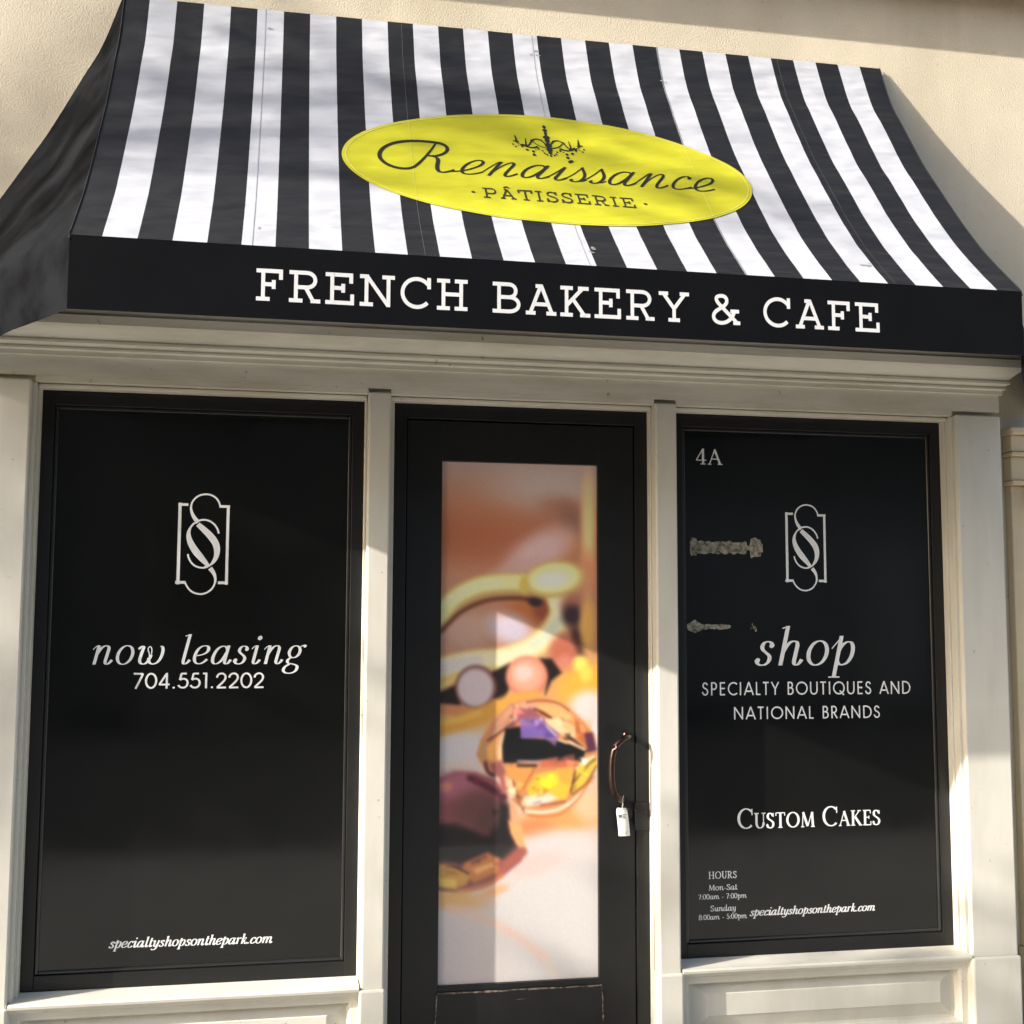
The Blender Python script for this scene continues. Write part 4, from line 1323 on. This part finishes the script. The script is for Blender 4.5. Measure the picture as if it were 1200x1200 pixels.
# chandelier motif (x right, y up; unit = half width)
ch_ = []
def cs(path, w0, w1=None):
    w1 = w0 if w1 is None else w1
    for sg in (1, -1):
        pp = [(sg*x, y) for x, y in parse(path)]
        ch_.append(('s', stroke_poly(pp, lambda a, t: w0+(w1-w0)*t)))
def cd(x, y, rx, ry=None, both=True):
    for sg in ((1, -1) if both and x != 0 else (1,)):
        ch_.append(('f', [(sg*x+rx*math.cos(2*math.pi*k/12), y+(ry or rx)*math.sin(2*math.pi*k/12)) for k in range(12)]))
cd(0, 1.02, .05, .08); cd(0, .86, .07, .07); cd(0, .70, .045, .10); cd(0, .52, .10, .09); cd(0, .36, .07, .13); cd(0, .12, .10, .12); cd(0, -.10, .085, .11); cd(0, -.26, .055, .07); cd(0, -.40, .03, .05)
cs('M .04 .10 C .20 .52 .38 .46 .50 .14 C .56 -.02 .66 -.02 .72 .10', .05, .045)
cs('M .04 -.02 C .22 .02 .34 .10 .40 .26', .04, .03)
cs('M .30 .02 C .44 -.12 .60 -.06 .70 .02', .07, .05)
cs('M .56 .02 L .78 .02', .09)
cs('M .62 .06 L .60 .40', .05, .02)
cs('M .48 .30 Q .30 .44 .14 .36', .03)
cs('M .86 .22 L .88 .52', .07, .02)
cs('M .80 .18 L .96 .22', .05)
cs('M .70 .06 Q .80 .04 .88 .18', .03)
for x, y, r_ in ((.20, -.18, .03), (.30, -.10, .035), (.46, -.26, .045), (.46, -.42, .05), (.62, -.20, .045), (.74, -.06, .03), (.98, .04, .03), (.92, -.08, .03), (.10, -.36, .03), (.16, -.30, .03), (.84, .0, .02), (.38, -.16, .02)):
    cd(x, y, r_, r_*1.2)
bm = bmesh.new()
place_polys(bm, ch_, lambda x, y, o: surf(0.014+x*0.135, 0.735-y*0.140, o), base=0.0034)
build('chandelier_motif', bm, M['ink'], oval, off=1)['label'] = 'dark chandelier drawn above the script word'

# valance with slight sag
bm = bmesh.new()
nu, nv = 160, 10
def val(x, z, o=0.0):
    t = (ZV-z)/(ZV-ZVB)
    return Vector((x, -PMAX-0.001-o+0.0035*noise.noise(Vector((x*2.2, z*3, 4.4)))*min(1, 3*t), z))
G = [[bm.verts.new(val(-AX+2*AX*i/nu, ZV-0.0005-(ZV-ZVB)*j/nv)) for i in range(nu+1)] for j in range(nv+1)]
for j in range(nv):
    for i in range(nu):
        f = bm.faces.new((G[j][i], G[j+1][i], G[j+1][i+1], G[j][i+1]))
        f.smooth = True
valn = build('valance', bm, M['valance_black'], awn, off=1)
line_on('lettering', set_text('FRENCH BAKERY & CAFE', SLAB, 0.125, 0.125, 0, 0.03), -0.997, 1.008, 2.546, 0.097, M['valance_letter'], valn,
        lambda x, z, o: val(x, z, o), 'white slab capitals French Bakery & Cafe', tilt=0.0)

# side panels flare out along the wall
for sg in (-1, 1):
    bm = bmesh.new()
    zs_ = [3.93-(3.93-ZVB)*j/70 for j in range(71)]
    ns = 26
    K = 0.755 if sg < 0 else 0.70
    G = []
    for z in zs_:
        p = p_of_z(z)
        a = Vector((sg*AX, -p, z))
        b = Vector((sg*(AX+K*p), -0.004, z))
        row = []
        for i in range(ns+1):
            t = i/ns
            q = a.lerp(b, t)
            e = 4*t*(1-t)
            nrm = Vector((sg*0.72, -0.62, 0.3))
            w = noise.noise(Vector((t*3.0+z*2.0, z*5.0-t*2, 3.3+sg)))*0.016+noise.noise(Vector((t*7.0, z*9.0+t*5, 6.3+sg)))*0.006-0.012
            row.append(bm.verts.new(q+nrm*w*e*min(1, p*4)))
        G.append(row)
    for j in range(70):
        for i in range(ns):
            f = bm.faces.new((G[j][i], G[j+1][i], G[j+1][i+1], G[j][i+1]))
            f.smooth = True
    sp = build('side_panel', bm, M['side_black'], awn, off=1)
    sp['label'] = ('left' if sg < 0 else 'right')+' black end panel of the awning'
    bm = bmesh.new()
    pts = [Vector((sg*(AX+0.001), -p_of_z(z)-0.002, z)) for z in zs_ if z > ZV-0.02]
    tube(bm, pts, 0.0020, 6)
    build('piping', bm, M['canvas_black'], sp, smooth=True)
# frame tubes under the cloth
bm = bmesh.new()
tube(bm, [(-AX+0.03, -PMAX+0.03, ZVB+0.03), (AX-0.03, -PMAX+0.03, ZVB+0.03)], 0.013, 10)
for x in (-AX+0.03, -0.5, 0.5, AX-0.03):
    tube(bm, [(x, -PMAX+0.03, ZVB+0.045), (x, -0.002, ZVB+0.30)], 0.011, 8)
    tube(bm, [Vector((x, q.y+0.03, q.z-0.03)) for q in PROF[::6] if q.y < -0.12], 0.011, 8)
build('frame', bm, M['steel'], awn, smooth=True)

# ------------------------------------------------------------------ the other side of the street (seen only in reflections and shade)
def tree(name, x, y, label, seed, clusters, rcl, per, leaf):
    rnd = random.Random(seed)
    root = empty(name, label, 'tree', (x, y, -0.02))
    bt, bl = bmesh.new(), bmesh.new()
    trunk = [Vector((x+0.05*k*math.sin(k*1.7), y+0.03*math.cos(k*1.1), -0.02+k*0.9)) for k in range(9)]
    tube(bt, trunk, [0.16-0.014*k for k in range(9)], 10, cap=False)
    cs_ = []
    for cx, cz, rad in clusters:
        c = Vector((cx, y+rnd.uniform(-0.8, 0.8), cz))
        k = max(3, min(8, int((cz-1.2)/0.95-abs(cx-x)*0.22)))
        a = trunk[k]
        mid = a.lerp(c, 0.5)+Vector((rnd.uniform(-.25, .25), rnd.uniform(-.2, .2), 0.25*(c-a).length*rnd.uniform(.1, .7)))
        pts = [a*(1-t)**2+mid*2*t*(1-t)+c*t*t for t in [q/9 for q in range(10)]]
        pts = [p+Vector((rnd.uniform(-1, 1), rnd.uniform(-1, 1), rnd.uniform(-1, 1)))*0.035*(0 < i < 9) for i, p in enumerate(pts)]
        tube(bt, pts, [0.045-0.0042*i for i in range(10)], 6, cap=False)
        for q in range(7):
            b = c+Vector((rnd.gauss(0, 1), rnd.gauss(0, 1), rnd.gauss(0, .8)))*rad*0.9
            st_ = pts[rnd.randint(5, 9)]
            tube(bt, [st_, st_.lerp(b, .5)+Vector((0, 0, rnd.uniform(-.05, .1))), b], [0.012, 0.008, 0.004], 4, cap=False)
        for q in range(int(per*rad*rad/0.09)):
            t = c+Vector((rnd.gauss(0, .6), rnd.gauss(0, .6), rnd.gauss(0, .6)))*rad
            a_ = Vector((rnd.uniform(-1, 1), rnd.uniform(-1, 1), rnd.uniform(-1, 1))).normalized()
            b_ = a_.orthogonal().normalized()
            s_ = leaf*rnd.uniform(.7, 1.2)
            bl.faces.new([bl.verts.new(t+w) for w in (a_*s_*1.5, b_*s_*.7, -a_*s_*1.5, -b_*s_*.7)])
    build('trunk', bt, M['bark'], root, smooth=True)
    build('crown', bl, M['leaf'], root, off=1)
    return root


rc = random.Random(21)
CL = []
while len(CL) < 6:     # clumps that dapple the lower shop front
    cx, cz = rc.uniform(-13.4, -7.7), rc.uniform(4.95, 6.9)
    if cz < 6.75-0.385*(cx+12.0):
        CL.append((cx, cz, rc.uniform(.08, .15)))
for cx, cz in ((-10.25, 5.35), (-9.9, 5.75), (-10.1, 6.05), (-8.25, 5.2), (-8.5, 5.55)):
    CL.append((cx, cz, rc.uniform(.18, .26)))
for k in range(19):     # clumps that dapple the wall left of the awning
    CL.append((rc.uniform(-14.2, -11.3), rc.uniform(7.2, 9.4), rc.uniform(.08, .18)))
for k in range(4):     # a few over the canopy
    CL.append((rc.uniform(-11.0, -7.8), rc.uniform(7.0, 7.9), rc.uniform(.12, .22)))
tree('street_tree', -13.3, -2.9, 'leafy street tree on the pavement left of the shop', 5, CL, 0.3, 70, 0.045)
op = empty('brick_building', 'dark brick building on the far side of the road', 'building', (0, -22, 0))
bm = bmesh.new()
box(bm, -26, 26, -30, -20, -0.15, 9.5)
box(bm, -26.2, 26.2, -30.2, -19.85, 9.5, 10.0, 0.03)
build('wall', bm, M['brick'], op)
for i in range(10):
    for j in range(2):
        bm = bmesh.new()
        x = -22.5+i*5
        box(bm, x-0.9, x+0.9, -20.0, -19.95, 1.2+j*4, 3.6+j*4, 0.02)
        build('window', bm, M['dark_glass'], op)

bm = bmesh.new()
box(bm, 6.6, 13.8, -19.98, -19.80, -0.15, 4.1, 0.02)
build('reflection_panel', bm, M['pale_render'], op)  # unseen pale panel added to lighten the right window's reflection
bm = bmesh.new()
box(bm, 11.6, 12.9, -19.79, -19.55, -0.15, 3.3, 0.02)
build('reflection_pillar', bm, M['trim'], op)  # unseen pillar added to reflect as a lighter band in the right window
